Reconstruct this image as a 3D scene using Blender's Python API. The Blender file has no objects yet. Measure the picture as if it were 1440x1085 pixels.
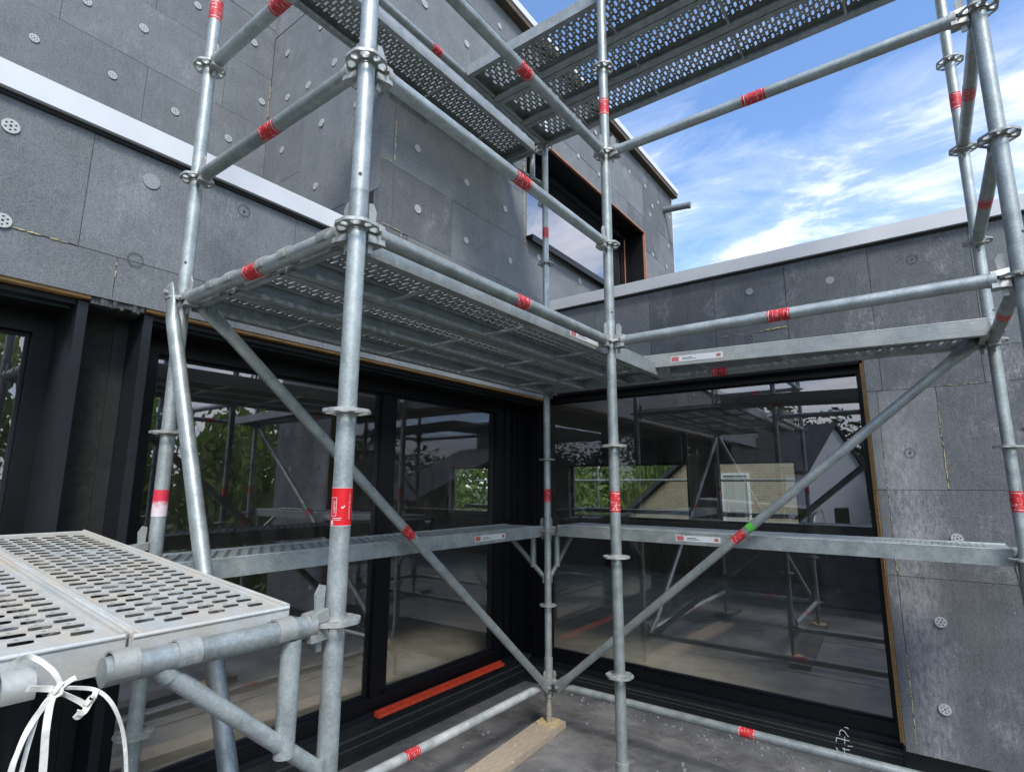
import bpy, bmesh, math, random
from mathutils import Vector, Matrix
R = math.radians
rnd = random.Random(7)
scene = bpy.context.scene
col = scene.collection

# ------------------------------------------------------------------ camera
YAW, PITCH, ROLL = R(-36.554), R(10.137), R(0.2466)
fw = Vector((math.cos(PITCH)*math.sin(YAW), math.cos(PITCH)*math.cos(YAW), math.sin(PITCH)))
rt = Vector((math.cos(YAW), -math.sin(YAW), 0)); up = rt.cross(fw)
r2 = rt*math.cos(ROLL) + up*math.sin(ROLL); u2 = -rt*math.sin(ROLL) + up*math.cos(ROLL)
cd = bpy.data.cameras.new('camera'); cam = bpy.data.objects.new('camera', cd); col.objects.link(cam)
cd.sensor_width = 36; cd.lens = 776.72*36/1440; cd.clip_start = .02; cd.clip_end = 2000
M = Matrix((r2, u2, -fw)).transposed().to_4x4(); M.translation = (0, 0, .3189); cam.matrix_world = M
scene.camera = cam

# ------------------------------------------------------------------ node helpers
def nt_clear(t):
    for n in list(t.nodes): t.nodes.remove(n)
class N:
    def __init__(s, tree): s.t = tree
    def __call__(s, typ, ins=None, **kw):
        n = s.t.nodes.new('ShaderNode' + typ)
        for k, v in kw.items(): setattr(n, k, v)
        for k, v in (ins or {}).items():
            i = n.inputs[k]
            if isinstance(v, bpy.types.NodeSocket): s.t.links.new(v, i)
            else: i.default_value = v
        return n
    def link(s, a, b): s.t.links.new(a, b)
    def ramp(s, fac, stops, interp='LINEAR'):
        n = s('ValToRGB', {0: fac}); e = n.color_ramp.elements; n.color_ramp.interpolation = interp
        while len(e) > 1: e.remove(e[0])
        e[0].position, e[0].color = stops[0][0], c4(stops[0][1])
        for p, c in stops[1:]:
            x = e.new(p); x.color = c4(c)
        return n.outputs[0]
    def mix(s, fac, a, b, blend='MIX'):
        n = s('Mix', data_type='RGBA', blend_type=blend)
        for i, v in ((0, fac), (6, a), (7, b)):
            if isinstance(v, bpy.types.NodeSocket): s.t.links.new(v, n.inputs[i])
            else: n.inputs[i].default_value = v if i == 0 else c4(v)
        return n.outputs[2]
    def math(s, op, a, b=0., c=0.):
        n = s('Math', operation=op)
        for i, v in enumerate((a, b, c)):
            if isinstance(v, bpy.types.NodeSocket): s.t.links.new(v, n.inputs[i])
            else: n.inputs[i].default_value = v
        return n.outputs[0]
def c4(c):
    if isinstance(c, (int, float)): return (c, c, c, 1)
    return tuple(c) if len(c) == 4 else (*c, 1)

# ------------------------------------------------------------------ world, sun, exposure
SUN_EL, SUN_AZ = R(50), R(128)           # azimuth measured from +Y towards +X
w = bpy.data.worlds.new('World'); scene.world = w; w.use_nodes = True
nt_clear(w.node_tree); n = N(w.node_tree)
sky = n('TexSky', sky_type='NISHITA', sun_disc=False, sun_elevation=SUN_EL, sun_rotation=SUN_AZ,
        air_density=1.0, dust_density=.6, ozone_density=1.6)
gen = n('TexCoord').outputs['Generated']
sep = n('SeparateXYZ', {0: gen})
zz = n.math('ADD', n.math('MAXIMUM', sep.outputs[2], 0.0), .22)
uv = n('CombineXYZ', {0: n.math('DIVIDE', sep.outputs[0], zz), 1: n.math('DIVIDE', sep.outputs[1], zz), 2: 0.0})
mp = n('Mapping', {'Vector': uv.outputs[0], 'Location': (3.1, 1.55, 0), 'Rotation': (0, 0, R(-32)), 'Scale': (.62, 1.0, 1)})
n1 = n('TexNoise', {'Vector': mp.outputs[0], 'Scale': 1.15, 'Detail': 9, 'Roughness': .56, 'Distortion': .25})
n2 = n('TexNoise', {'Vector': mp.outputs[0], 'Scale': 3.6, 'Detail': 7, 'Roughness': .62, 'Distortion': .5})
dens = n.math('ADD', n.math('MULTIPLY', n1.outputs[0], .66), n.math('MULTIPLY', n2.outputs[0], .34))
hor = n.math('MULTIPLY', n.math('SUBTRACT', 1.0, n.math('MINIMUM', n.math('MULTIPLY', n.math('MAXIMUM', sep.outputs[2], 0.0), 2.1), 1.0)), .13)
mask = n.ramp(n.math('ADD', dens, hor), [(.445, .03), (.51, .20), (.56, .70), (.63, 1.0)])
cl = n.ramp(n2.outputs[0], [(.3, (3.7, 3.85, 4.15)), (.7, (5.2, 5.3, 5.5))])
skyc = n.mix(1.0, sky.outputs[0], (.56, .71, .86), 'MULTIPLY')
n('OutputWorld', {0: n('Background', {0: n.mix(mask, skyc, cl), 1: .14}).outputs[0]})
sl = bpy.data.lights.new('sun', 'SUN'); sl.energy = 1.5; sl.angle = R(16); sl.color = (1, .955, .90)
so = bpy.data.objects.new('sun', sl); col.objects.link(so); so.location = (6, -6, 12)
sd = Vector((math.sin(SUN_AZ)*math.cos(SUN_EL), math.cos(SUN_AZ)*math.cos(SUN_EL), math.sin(SUN_EL)))
so.rotation_euler = sd.to_track_quat('Z', 'Y').to_euler()
vs = scene.view_settings; vs.view_transform = 'Standard'; vs.look = 'None'; vs.exposure = 1.34; vs.gamma = 1
vs.use_curve_mapping = False
scene.render.engine = 'CYCLES'
scene.cycles.max_bounces = 10; scene.cycles.transparent_max_bounces = 16; scene.cycles.caustics_reflective = False
scene.cycles.caustics_refractive = False

# ------------------------------------------------------------------ materials
MAT = {}
def material(name):
    m = bpy.data.materials.new(name); m.use_nodes = True; nt_clear(m.node_tree); MAT[name] = m
    return m, N(m.node_tree)
def finish(n, base, rough=.6, metal=0., bump=None, bs=.3, bd=.002, spec=.5):
    p = n('BsdfPrincipled', {'Roughness': rough, 'Metallic': metal, 'Specular IOR Level': spec})
    if isinstance(base, bpy.types.NodeSocket): n.link(base, p.inputs[0])
    else: p.inputs[0].default_value = c4(base)
    if bump is not None:
        n.link(n('Bump', {'Strength': bs, 'Distance': bd, 'Height': bump}).outputs[0], p.inputs['Normal'])
    n('OutputMaterial', {0: p.outputs[0]}); return p
def pos(n, scale=(1, 1, 1)):
    return n('Mapping', {'Vector': n('NewGeometry').outputs['Position'], 'Scale': scale}).outputs[0]
def opos(n, scale=(1, 1, 1)):
    tc = n('TexCoord').outputs['Object']; rn = n('ObjectInfo').outputs['Random']
    off = n('CombineXYZ', {0: n.math('MULTIPLY', rn, 37.), 1: n.math('MULTIPLY', rn, 11.), 2: 0.})
    a = n('VectorMath', {0: tc, 1: off.outputs[0]}, operation='ADD')
    return n('Mapping', {'Vector': a.outputs[0], 'Scale': scale}).outputs[0]
def noise(n, v, s, d=4, r=.55): return n('TexNoise', {'Vector': v, 'Scale': s, 'Detail': d, 'Roughness': r}).outputs[0]

def galv(name, lo, hi, metal=.5, rough=.46, dirt=None, dirt_amt=.0):
    m, n = material(name); v = opos(n)
    sp = n('TexVoronoi', {'Vector': v, 'Scale': 190., 'Randomness': 1.}, feature='F1').outputs['Color']
    spv = n.math('MULTIPLY', n('SeparateColor', {0: sp}).outputs[0], .15)
    big = noise(n, v, 14, 5, .6); st = noise(n, opos(n, (3, 3, 3)), 9, 6, .7)
    f = n.math('ADD', n.math('ADD', spv, n.math('MULTIPLY', big, .72)), n.math('MULTIPLY', st, .18))
    c = n.ramp(f, [(.25, lo), (.72, hi)])
    c = n.mix(n.ramp(noise(n, v, 46, 3, .6), [(.66, 0.), (.74, .35)]), c, (.72, .73, .72))
    c = n.mix(1., c, n.ramp(n('ObjectInfo').outputs['Random'], [(0., (.78, .79, .77)), (1., (1.14, 1.15, 1.14))]), 'MULTIPLY')
    if dirt:
        dm = n.ramp(noise(n, v, 4.5, 9, .72), [(.40, 0.), (.66, dirt_amt)])
        c = n.mix(dm, c, dirt)
    rg = n.ramp(noise(n, v, 22, 4), [(.3, rough-.1), (.7, rough+.14)])
    p = finish(n, c, rough, metal, noise(n, v, 160, 3), .12, .001); n.link(rg, p.inputs['Roughness'])
galv('galvanised', (.21, .24, .238), (.49, .53, .52))
galv('galvanised_spattered', (.22, .24, .24), (.48, .51, .505), .3, .55, (.78, .78, .76), .9)
galv('galvanised_dark', (.20, .22, .218), (.42, .445, .435), .35, .55)
galv('galvanised_dusty', (.42, .45, .46), (.64, .66, .65), .2, .55, (.54, .47, .36), .85)
galv('galvanised_cast', (.22, .24, .235), (.44, .46, .445), .35, .5, (.50, .46, .38), .45)

def eps(name, lo, hi, pale=.5):
    m, n = material(name); v = pos(n)
    gr = n('TexVoronoi', {'Vector': v, 'Scale': 260.}, feature='F1').outputs['Color']
    g = n.math('MULTIPLY', n('SeparateColor', {0: gr}).outputs[1], .46)
    g = n.math('ADD', g, n.math('MULTIPLY', noise(n, v, 6, 5, .6), .54))
    c = n.ramp(g, [(.25, lo), (.75, hi)])
    ln = noise(n, pos(n, (38, 38, 1.4)), 4, 3, .6)
    c = n.mix(n.math('MULTIPLY', n.ramp(ln, [(.45, 0.), (.75, 1.)]), .18), c, (.32, .33, .34))
    ab = n.math('MULTIPLY', n.ramp(noise(n, pos(n, (1.7, 1.7, 1.1)), 2.3, 7, .72), [(.53, 0.), (.68, 1.)]),
                n.ramp(noise(n, pos(n, (9, 9, 3.4)), 12, 5, .7), [(.40, 0.), (.62, 1.)]))
    c = n.mix(n.math('MULTIPLY', ab, pale), c, (.44, .445, .46))
    wx = n('SeparateXYZ', {0: v}).outputs[0]
    rub = n.math('MULTIPLY', n.ramp(n.math('ABSOLUTE', n.math('ADD', wx, .10)), [(.0, 1.), (.05, .8), (.15, 0.)]), n.ramp(noise(n, pos(n, (11, 11, 3.5)), 4.2, 9, .8), [(.40, 0.), (.68, .8)]))
    rub = n.math('MULTIPLY', rub, n.ramp(n('SeparateXYZ', {0: v}).outputs[2], [(.55, 1.), (.9, 0.)]))
    c = n.mix(rub, c, (.47, .475, .49))
    sp = n('TexVoronoi', {'Vector': v, 'Scale': 23.}, feature='F1')
    spk = n.math('MULTIPLY', n.math('LESS_THAN', sp.outputs['Distance'], .055),
                 n.math('GREATER_THAN', n('SeparateColor', {0: sp.outputs['Color']}).outputs[0], .80))
    c = n.mix(spk, c, (.62, .63, .65))
    rn = n('ObjectInfo').outputs['Random']
    c = n.mix(1., c, n.ramp(rn, [(0., .93), (1., 1.07)]), 'MULTIPLY')
    finish(n, c, .82, 0, n('TexVoronoi', {'Vector': v, 'Scale': 300.}, feature='F1').outputs['Distance'], .35, .003, .25)
eps('graphite_foam', (.126, .138, .144), (.225, .239, .247), .4)
eps('graphite_foam_dark', (.086, .094, .099), (.172, .184, .192), .75)

def simple(name, c, rough=.6, metal=0., ns=None, var=.2, bs=.0, spec=.5):
    m, n = material(name)
    if ns:
        v = pos(n); f = noise(n, v, ns, 6, .62); c = c4(c)
        col_ = n.ramp(f, [(.3, [x*(1-var) for x in c[:3]]), (.7, [min(1, x*(1+var)) for x in c[:3]])])
        finish(n, col_, rough, metal, noise(n, v, ns*3, 5) if bs else None, bs, .004, spec)
    else: finish(n, c, rough, metal, spec=spec)
simple('backing', (.02, .02, .022), .9)
simple('anchor_plastic', (.47, .49, .475), .6, 0, 60, .12)
simple('foam_plug', (.30, .315, .33), .85, 0, 240, .35, .4)
simple('pu_foam', (.50, .43, .22), .8, 0, 70, .35, .6)
simple('coping_white', (.70, .715, .725), .45, 0, 5, .04)
simple('coping_white_shaded', (.66, .675, .69), .45, 0, 5, .05)  # white coping toned down: weaker light on the right face is in the colour
simple('fascia_brown', (.10, .07, .045), .7, 0, 12, .3)
simple('frame_black', (.006, .0065, .008), .42, 0, 30, .25, 0, .3)
simple('frame_edge', (.013, .0145, .018), .5, 0, 22, .2, 0, .35)
simple('pier_board', (.020, .021, .017), .8, 0, 26, .5, .5)
simple('gasket_teal', (.05, .085, .085), .25)
simple('rubber', (.015, .017, .016), .55, 0, 14, .4, .3)
simple('rubber_line', (.060, .064, .062), .6, 0, 30, .4)
simple('red_paint', (.78, .085, .035), .55, 0, 25, .18, .3)
simple('chalk', (.80, .82, .82), .9)
simple('strap_white', (.66, .65, .58), .65, 0, 90, .16)
simple('label_white', (.66, .68, .68), .5, 0, 60, .08)
simple('label_red', (.50, .13, .12), .5, 0, 120, .3)
simple('cut_line', (.085, .088, .092), .9)
simple('label_dark', (.05, .05, .055), .6)
simple('green_tape', (.12, .50, .06), .5)
simple('plaster_inside', (.26, .28, .265), .9, 0, 3, .15)
simple('ceiling_inside', (.20, .18, .17), .9, 0, 3, .1)
simple('concrete_inside', (.55, .52, .46), .55, 0, 2.5, .3)
simple('roof_tile', (.045, .047, .055), .7, 0, 5, .25)
simple('white_render', (.72, .73, .75), .8, 0, 4, .06)
simple('dark_timber', (.085, .075, .065), .8, 0, 6, .3)
simple('bark', (.07, .05, .035), .9, 0, 9, .4)
simple('blind', (.55, .56, .52), .8)
simple('pipe_grey', (.20, .215, .23), .45, .2, 30, .2)
simple('lawn', (.055, .085, .025), .95, 0, .6, .4)
simple('screw_thread', (.40, .37, .30), .55, .3, 80, .25)
simple('plate_rust', (.50, .40, .22), .7, .1, 40, .3)

# wood
m, n = material('trim_wood'); v = pos(n, (2, 2, 14)); f = noise(n, v, 7, 6, .6)
finish(n, n.ramp(f, [(.3, (.30, .16, .05)), (.7, (.52, .31, .11))]), .65)
m, n = material('trim_orange'); finish(n, n.ramp(noise(n, pos(n), 9, 4), [(.3, (.34, .13, .06)), (.7, (.50, .22, .11))]), .6)
m, n = material('board_wood')
v = pos(n, (22, 2.5, 22)); f = noise(n, v, 5, 7, .65)
c = n.ramp(f, [(.3, (.30, .24, .175)), (.7, (.46, .385, .295))])
c = n.mix(n.ramp(noise(n, pos(n, (30, 22, 30)), 1.3, 3), [(.68, 0.), (.70, .8)]), c, (.66, .65, .60))
finish(n, c, .8, 0, f, .3, .003)
# membrane floor: worn dark bitumen with pale scuffs, dust and dried puddle edges
m, n = material('membrane_floor')
a = noise(n, pos(n, (1, 1, 1)), 2.2, 9, .68); rp = lambda sc, an: n('Mapping', {'Vector': n('Mapping', {'Vector': n('NewGeometry').outputs['Position'], 'Rotation': (0, 0, R(an))}).outputs[0], 'Scale': sc}).outputs[0]
b = noise(n, rp((8, 1.5, 1), 24), 2.7, 9, .72); c_ = noise(n, rp((1.7, 9, 1), 9), 2.1, 9, .72)
c = n.ramp(a, [(.34, (.080, .081, .082)), (.52, (.155, .155, .152)), (.68, (.25, .246, .238))])
c = n.mix(n.ramp(b, [(.54, 0.), (.66, .6)]), c, (.25, .247, .24))
c = n.mix(n.ramp(c_, [(.56, 0.), (.68, .5)]), c, (.29, .285, .275))
sp = n('TexVoronoi', {'Vector': pos(n), 'Scale': 17.}, feature='F1')
c = n.mix(n.math('MULTIPLY', n.math('LESS_THAN', sp.outputs['Distance'], .09), n.math('GREATER_THAN', n('SeparateColor', {0: sp.outputs['Color']}).outputs[0], .78)), c, (.42, .42, .40))
p = finish(n, c, .6, 0, n.math('ADD', n.math('MULTIPLY', b, .6), noise(n, pos(n), 60, 4)), .35, .006)
n.link(n.ramp(a, [(.35, .38), (.65, .78)]), p.inputs['Roughness'])
# red ring sticker, scuffed
m, n = material('sticker_red'); v = opos(n)
sc = noise(n, opos(n, (26, 60, 60)), 2.1, 5, .7); bl = noise(n, v, 34, 4, .7)
c = n.ramp(noise(n, v, 20, 4), [(.3, (.50, .014, .022)), (.7, (.62, .03, .03))])
c = n.mix(n.ramp(sc, [(.60, 0.), (.66, .75)]), c, (.74, .62, .60))
c = n.mix(n.ramp(bl, [(.63, 0.), (.70, .55)]), c, (.70, .66, .64))
lx = n.math('ABSOLUTE', n('SeparateXYZ', {0: n('TexCoord').outputs['Object']}).outputs[0])
wv = n.math('ADD', lx, n.math('MULTIPLY', noise(n, v, 30, 2), .012))
ln = n.math('MULTIPLY', n.math('LESS_THAN', n.math('ABSOLUTE', n.math('SUBTRACT', wv, .0425)), .0016), n.math('GREATER_THAN', noise(n, v, 60, 3), .44))
c = n.mix(ln, c, (.72, .62, .60))
tx = noise(n, opos(n, (160, 26, 26)), 1.6, 2, .5)
c = n.mix(n.math('MULTIPLY', n.math('LESS_THAN', lx, .028), n.ramp(tx, [(.60, 0.), (.64, .7)])), c, (.74, .60, .58))
finish(n, c, .5)
m, n = material('sticker_clean'); finish(n, (.66, .012, .018), .38)
m, n = material('sticker_worn'); v = opos(n)
zf = n('SeparateXYZ', {0: n('TexCoord').outputs['Object']}).outputs[0]
f = n.math('ADD', n.math('SUBTRACT', .42, n.math('MULTIPLY', zf, 14.)), n.math('SUBTRACT', noise(n, v, 40, 5, .7), .35))
finish(n, n.mix(n.ramp(f, [(.45, 0.), (.75, 1.)]), (.60, .03, .06), (.68, .60, .62)), .5)
# glass: thin solar pane, clear and mirror mixed by Fresnel
def glass(name, ior, tint):
    m, n = material(name)
    fr = n('Fresnel', {'IOR': ior})
    wob = n('Bump', {'Strength': .015, 'Distance': .01, 'Height': noise(n, pos(n), 1.1, 2)}).outputs[0]
    fac = n.math('MULTIPLY', fr.outputs[0], n.math('SUBTRACT', 1., n('NewGeometry').outputs['Backfacing']))
    mx = n('MixShader', {0: fac, 1: n('BsdfTransparent', {0: c4(tint)}).outputs[0],
                         2: n('BsdfGlossy', {0: (.93, .93, 1., 1), 'Roughness': .0, 'Normal': wob}).outputs[0]})
    du = n.ramp(noise(n, pos(n, (3, 3, 1.2)), 5, 7, .7), [(.40, .004), (.75, .035)])
    dust = n('MixShader', {0: du, 1: mx.outputs[0], 2: n('BsdfDiffuse', {0: (.5, .5, .48, 1)}).outputs[0]})
    n('OutputMaterial', {0: dust.outputs[0]})
glass('glass_tinted', 2.75, (.93, .93, .90)); glass('glass_clear', 1.5, (.85, .88, .86))
glass('glass_upper', 5.0, (.35, .35, .35))
# bricks of the neighbour
m, n = material('neighbour_brick')
br = n('TexBrick', {'Vector': pos(n, (1, 1, 1)), 'Color1': c4((.30, .235, .155)), 'Color2': c4((.38, .31, .21)), 'Mortar': c4((.40, .37, .31)),
                    'Scale': 1., 'Brick Width': .22, 'Row Height': .075, 'Mortar Size': .01})
sx = n('SeparateXYZ', {0: n('NewGeometry').outputs['Position']})
n.link(n('CombineXYZ', {0: n.math('ADD', sx.outputs[0], sx.outputs[1]), 1: sx.outputs[2], 2: 0.}).outputs[0], br.inputs['Vector'])
finish(n, br.outputs[0], .85)
def leafmat(name, lo, hi):
    m, n = material(name)
    f = noise(n, pos(n), 1.4, 5, .65)
    c = n.ramp(f, [(.3, lo), (.7, hi)])
    p = n('BsdfPrincipled', {0: c, 'Roughness': .6}); t = n('BsdfTranslucent', {0: c})
    n('OutputMaterial', {0: n('MixShader', {0: .5, 1: p.outputs[0], 2: t.outputs[0]}).outputs[0]})
leafmat('leaf_bright', (.10, .17, .035), (.26, .36, .08)); leafmat('leaf_dark', (.030, .050, .018), (.08, .12, .04))
leafmat('leaf_pale', (.10, .13, .07), (.36, .38, .28)); leafmat('leaf_olive', (.10, .145, .04), (.25, .30, .09))

# ------------------------------------------------------------------ mesh helpers
def bm_box(bm, a, b):
    x0, y0, z0 = a; x1, y1, z1 = b
    if x0 > x1: x0, x1 = x1, x0
    if y0 > y1: y0, y1 = y1, y0
    if z0 > z1: z0, z1 = z1, z0
    v = [bm.verts.new(p) for p in ((x0,y0,z0),(x1,y0,z0),(x1,y1,z0),(x0,y1,z0),(x0,y0,z1),(x1,y0,z1),(x1,y1,z1),(x0,y1,z1))]
    for f in ((3,2,1,0),(4,5,6,7),(0,1,5,4),(1,2,6,5),(2,3,7,6),(3,0,4,7)): bm.faces.new([v[i] for i in f])
    return v
def frame_of(d):
    d = d.normalized(); h = Vector((0, 0, 1)) if abs(d.z) < .95 else Vector((1, 0, 0))
    s = h.cross(d).normalized(); return d, s, d.cross(s)
def bm_tube(bm, p0, p1, r, seg=20, r1=None, caps=True, a0=0., a1=None):
    p0, p1 = Vector(p0), Vector(p1); d, s, t = frame_of(p1-p0); r1 = r if r1 is None else r1
    full = a1 is None; a1 = 2*math.pi if full else a1
    k = seg if full else seg+1
    A = [bm.verts.new(p0 + (s*math.cos(a0+(a1-a0)*i/seg) + t*math.sin(a0+(a1-a0)*i/seg))*r) for i in range(k)]
    B = [bm.verts.new(p1 + (s*math.cos(a0+(a1-a0)*i/seg) + t*math.sin(a0+(a1-a0)*i/seg))*r1) for i in range(k)]
    for i in range(seg):
        j = (i+1) % k
        f = bm.faces.new((A[i], A[j], B[j], B[i])); f.smooth = True
    if caps and full:
        for f in (bm.faces.new(A[::-1]), bm.faces.new(B)):
            for e in f.edges: e.smooth = False
def bm_prism(bm, loops, z0, z1, fillet=False):
    """extrude a 2D outline (first loop) with holes (further loops) between z0 and z1"""
    tmp = bmesh.new(); ed = []
    for lp in loops:
        vs_ = [tmp.verts.new((x, y, 0)) for x, y in lp]
        for i in range(len(vs_)): ed.append(tmp.edges.new((vs_[i], vs_[(i+1) % len(vs_)])))
    bmesh.ops.triangle_fill(tmp, use_beauty=True, use_dissolve=False, edges=ed, normal=(0, 0, 1))
    bmesh.ops.recalc_face_normals(tmp, faces=tmp.faces)
    for zc, flip in ((z0, True), (z1, False)):
        mp_ = {v: bm.verts.new((v.co.x, v.co.y, zc)) for v in tmp.verts}
        for f in tmp.faces:
            vv = [mp_[v] for v in f.verts]
            if (f.normal.z < 0) != flip: vv = vv[::-1]
            bm.faces.new(vv)
    tmp.free()
    for k, lp in enumerate(loops):
        A = [bm.verts.new((x, y, z0)) for x, y in lp]; B = [bm.verts.new((x, y, z1)) for x, y in lp]
        for i in range(len(lp)):
            j = (i+1) % len(lp)
            q = (A[i], A[j], B[j], B[i]); bm.faces.new(q if k == 0 else q[::-1])
def to_mesh(name, bm, mat, smooth=None):
    me = bpy.data.meshes.new(name); bm.to_mesh(me); bm.free()
    me.materials.append(MAT[mat] if isinstance(mat, str) else mat)
    return me
def obj(name, data, parent=None, loc=None, mw=None):
    o = bpy.data.objects.new(name, data); col.objects.link(o)
    if parent: o.parent = parent
    if mw is not None: o.matrix_local = mw
    if loc is not None: o.location = loc
    return o
def tag(o, label, cat, group=None):
    o['label'] = label; o['category'] = cat
    if group: o['group'] = group
    return o
def thing(name, label, cat, loc=(0, 0, 0), mw=None, group=None):
    o = obj(name, None); o.empty_display_size = .1
    if mw is not None: o.matrix_world = mw
    else: o.location = loc
    return tag(o, label, cat, group)
def box_obj(name, a, b, mat, parent=None, bev=0.):
    """box mesh whose origin is its centre"""
    c = (Vector(a)+Vector(b))/2; h = Vector([abs(x) for x in (Vector(b)-Vector(a))])/2
    bm = bmesh.new(); bm_box(bm, -h, h)
    if bev: bmesh.ops.bevel(bm, geom=bm.edges[:], offset=bev, segments=2, affect='EDGES')
    return obj(name, to_mesh(name, bm, mat), parent, c)
def boxes_obj(name, boxes, mat, parent=None):
    bm = bmesh.new()
    for a, b in boxes: bm_box(bm, a, b)
    return obj(name, to_mesh(name, bm, mat), parent)
def structure(o): o['kind'] = 'structure'; return o
def axis_matrix(p0, xdir, zdir=(0, 0, 1)):
    x = Vector(xdir).normalized(); y = Vector(zdir).cross(x).normalized(); z = x.cross(y)
    m_ = Matrix((x, y, z)).transposed().to_4x4(); m_.translation = p0; return m_
CACHE = {}
def cached(key, fn):
    if key not in CACHE: CACHE[key] = fn()
    return CACHE[key]

# ------------------------------------------------------------------ layout constants (metres, z=0 at the lower walkway)
xA, xB, xE, yA, yD, yC = -1.166, -2.2, .3175, .8694, 3.3985, 2.3727
PA, PB, PC, PD, PE, PF = (xA, yA), (xB, yA), (xA, yC), (xB, yD), (xE, yD), (xE, yC)
XL, YR, XU, YU = -2.62, 4.025, -4.085, 2.10       # left wall face, right wall face, set-back face, upper corner
XG, YG = -2.97, 4.20                             # glass planes
ZF, ZG = -1.29, -4.3                             # terrace floor, garden level
XEND = .885

# ================================================================== SETTING
bm = bmesh.new()
bm_box(bm, (-600, -600, ZG-.3), (600, 600, ZG)); structure(obj('ground', to_mesh('ground', bm, 'lawn')))
bm = bmesh.new()
bm_box(bm, (XG+.04, -.45, ZF-.25), (XEND+2.6, YG-.10, ZF)); structure(obj('terrace_floor', to_mesh('terrace_floor', bm, 'membrane_floor')))
# lapped membrane seams, each a thin strip lying on the floor
tf = bpy.data.objects['terrace_floor']
for k, y in enumerate((1.35, 2.62, 3.78)):
    box_obj('membrane_lap', (XG+.08, y, ZF), (XEND+2.5, y+.09, ZF+.004), 'membrane_floor', tf)
box_obj('membrane_lap', (-1.62, -.4, ZF), (-1.53, 4.05, ZF+.006), 'membrane_floor', tf)

# ================================================================== HOUSE
house = thing('house', 'unfinished house clad in dark grey insulation boards with black windows and pale copings', 'house', (-4, 4, ZG))
HM = Matrix.Translation((4, -4, -ZG))
def hpart(name, boxes, mat, parent=None):
    bm = bmesh.new()
    for a, b in boxes: bm_box(bm, a, b)
    o = obj(name, to_mesh(name, bm, mat), parent or house)
    if parent is None: o.matrix_local = HM
    return o
def hmesh(name, bm, mat, parent=None):
    o = obj(name, to_mesh(name, bm, mat), parent or house)
    if parent is None: o.matrix_local = HM
    return o
BK = .05                                         # board thickness in front of the masonry
wl = hpart('left_wall', [((XL-.25, -6, 1.06), (XL-BK, YU, 1.74)), ((XL-.25, YU, 1.06), (XL-BK, YR+.25, 2.47)),
                         ((XL-.25, YR+.25, 1.3), (XL-BK, 7.40, 2.47)),
                         ((XL-.25, YU+.05, 2.47), (XL-BK, 3.74, 4.50)), ((XL-.25, 6.42, 2.47), (XL-BK, 7.40, 4.50)),
                         ((XL-.25, 3.74, 3.56), (XL-BK, 6.42, 4.50))], 'backing')
wu = hpart('set_back_wall', [((XU-.3, -6, 1.3), (XU-BK, YU+.2, 4.9))], 'backing')
wr = hpart('return_wall', [((XU-.1, YU+BK, 1.3), (XL-.06, YU+.25, 4.50))], 'backing')
wright = hpart('right_wall', [((XL-.3, YR+BK, 1.10), (XEND-.05, YR+.25, 1.83)), ((-.22, YR+BK, -1.10), (XEND-.05, YR+.25, 1.10)),
                              ((XEND-.3, YR+BK, -1.10), (XEND-.05, 10., 1.83))], 'backing')
hpart('plinth', [((-.26, YR+.06, ZF-.2), (XEND, YR+.3, -1.10)), ((XL-.33, -6, ZG), (XL-.30, YG, ZF))], 'rubber')
# flat roofs
hpart('roof_deck', [((XU-.05, -6, 1.60), (XL-.2, YU+.05, 1.70)), ((XL-.2, YR+.25, 1.60), (XEND-.05, 10.2, 1.70)), ((-9., YU+.1, 4.40), (XL-.1, 7.40, 4.50)),
                    ((-9., -6, 4.75), (XU-.05, YU+.2, 4.9))], 'rubber')
hpart('rear_wall', [((-9.1, YU, 1.2), (-9., 7.4, 4.5)), ((-9., 7.30, 1.3), (XL-.05, 7.40, 4.5)), ((-9.1, -6, 1.2), (-9., YU, 4.9))], 'backing')
hpart('upper_floor', [((-9., -6, 1.25), (XL-.3, 7.3, 1.32))], 'backing')

def subtract(r, h):
    (u0, u1, v0, v1), (a0, a1, b0, b1) = r, h
    if u1 <= a0+1e-4 or u0 >= a1-1e-4 or v1 <= b0+1e-4 or v0 >= b1-1e-4: return [r]
    out = []
    if u0 < a0: out.append((u0, a0, v0, v1))
    if u1 > a1: out.append((a1, u1, v0, v1))
    m0, m1 = max(u0, a0), min(u1, a1)
    if v0 < b0: out.append((m0, m1, v0, b0))
    if v1 > b1: out.append((m0, m1, b1, v1))
    return out
def boards(parent, ax, plane, sgn, rows, mat, holes=(), gap=.0013):
    """rows: (z0, z1, [vertical joints]); sgn = direction the face looks"""
    for z0, z1, us in rows:
        for u0, u1 in zip(us[:-1], us[1:]):
            rects = [(u0, u1, z0, z1)]
            for h in holes: rects = [q for r_ in rects for q in subtract(r_, h)]
            for (a, b, c, d) in rects:
                if b-a < .01 or d-c < .01: continue
                e = rnd.uniform(-.0025, .0015); th = BK-.004
                lo = (a+gap, c+gap); hi = (b-gap, d-gap)
                f, k = plane+sgn*e, plane-sgn*th
                if ax == 0: p0, p1 = (k, lo[0], lo[1]), (f, hi[0], hi[1])
                else: p0, p1 = (lo[0], k, lo[1]), (hi[0], f, hi[1])
                box_obj('insulation_board', p0, p1, mat[0] if rnd.random() > .3 or len(mat) < 2 else mat[1], parent)
G = ['graphite_foam']
UPWIN = (3.745, 6.415, 2.475, 3.555)
boards(wl, 0, XL, 1, [(1.06, 1.247, [-3.2, -2.2, -1.2, -.25, .767, 1.77, 2.77, 3.77, YR]),
                      (1.247, 1.745, [-3.4, -2.4, -1.4, -.4, .631, 1.553, YU])], G)
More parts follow.
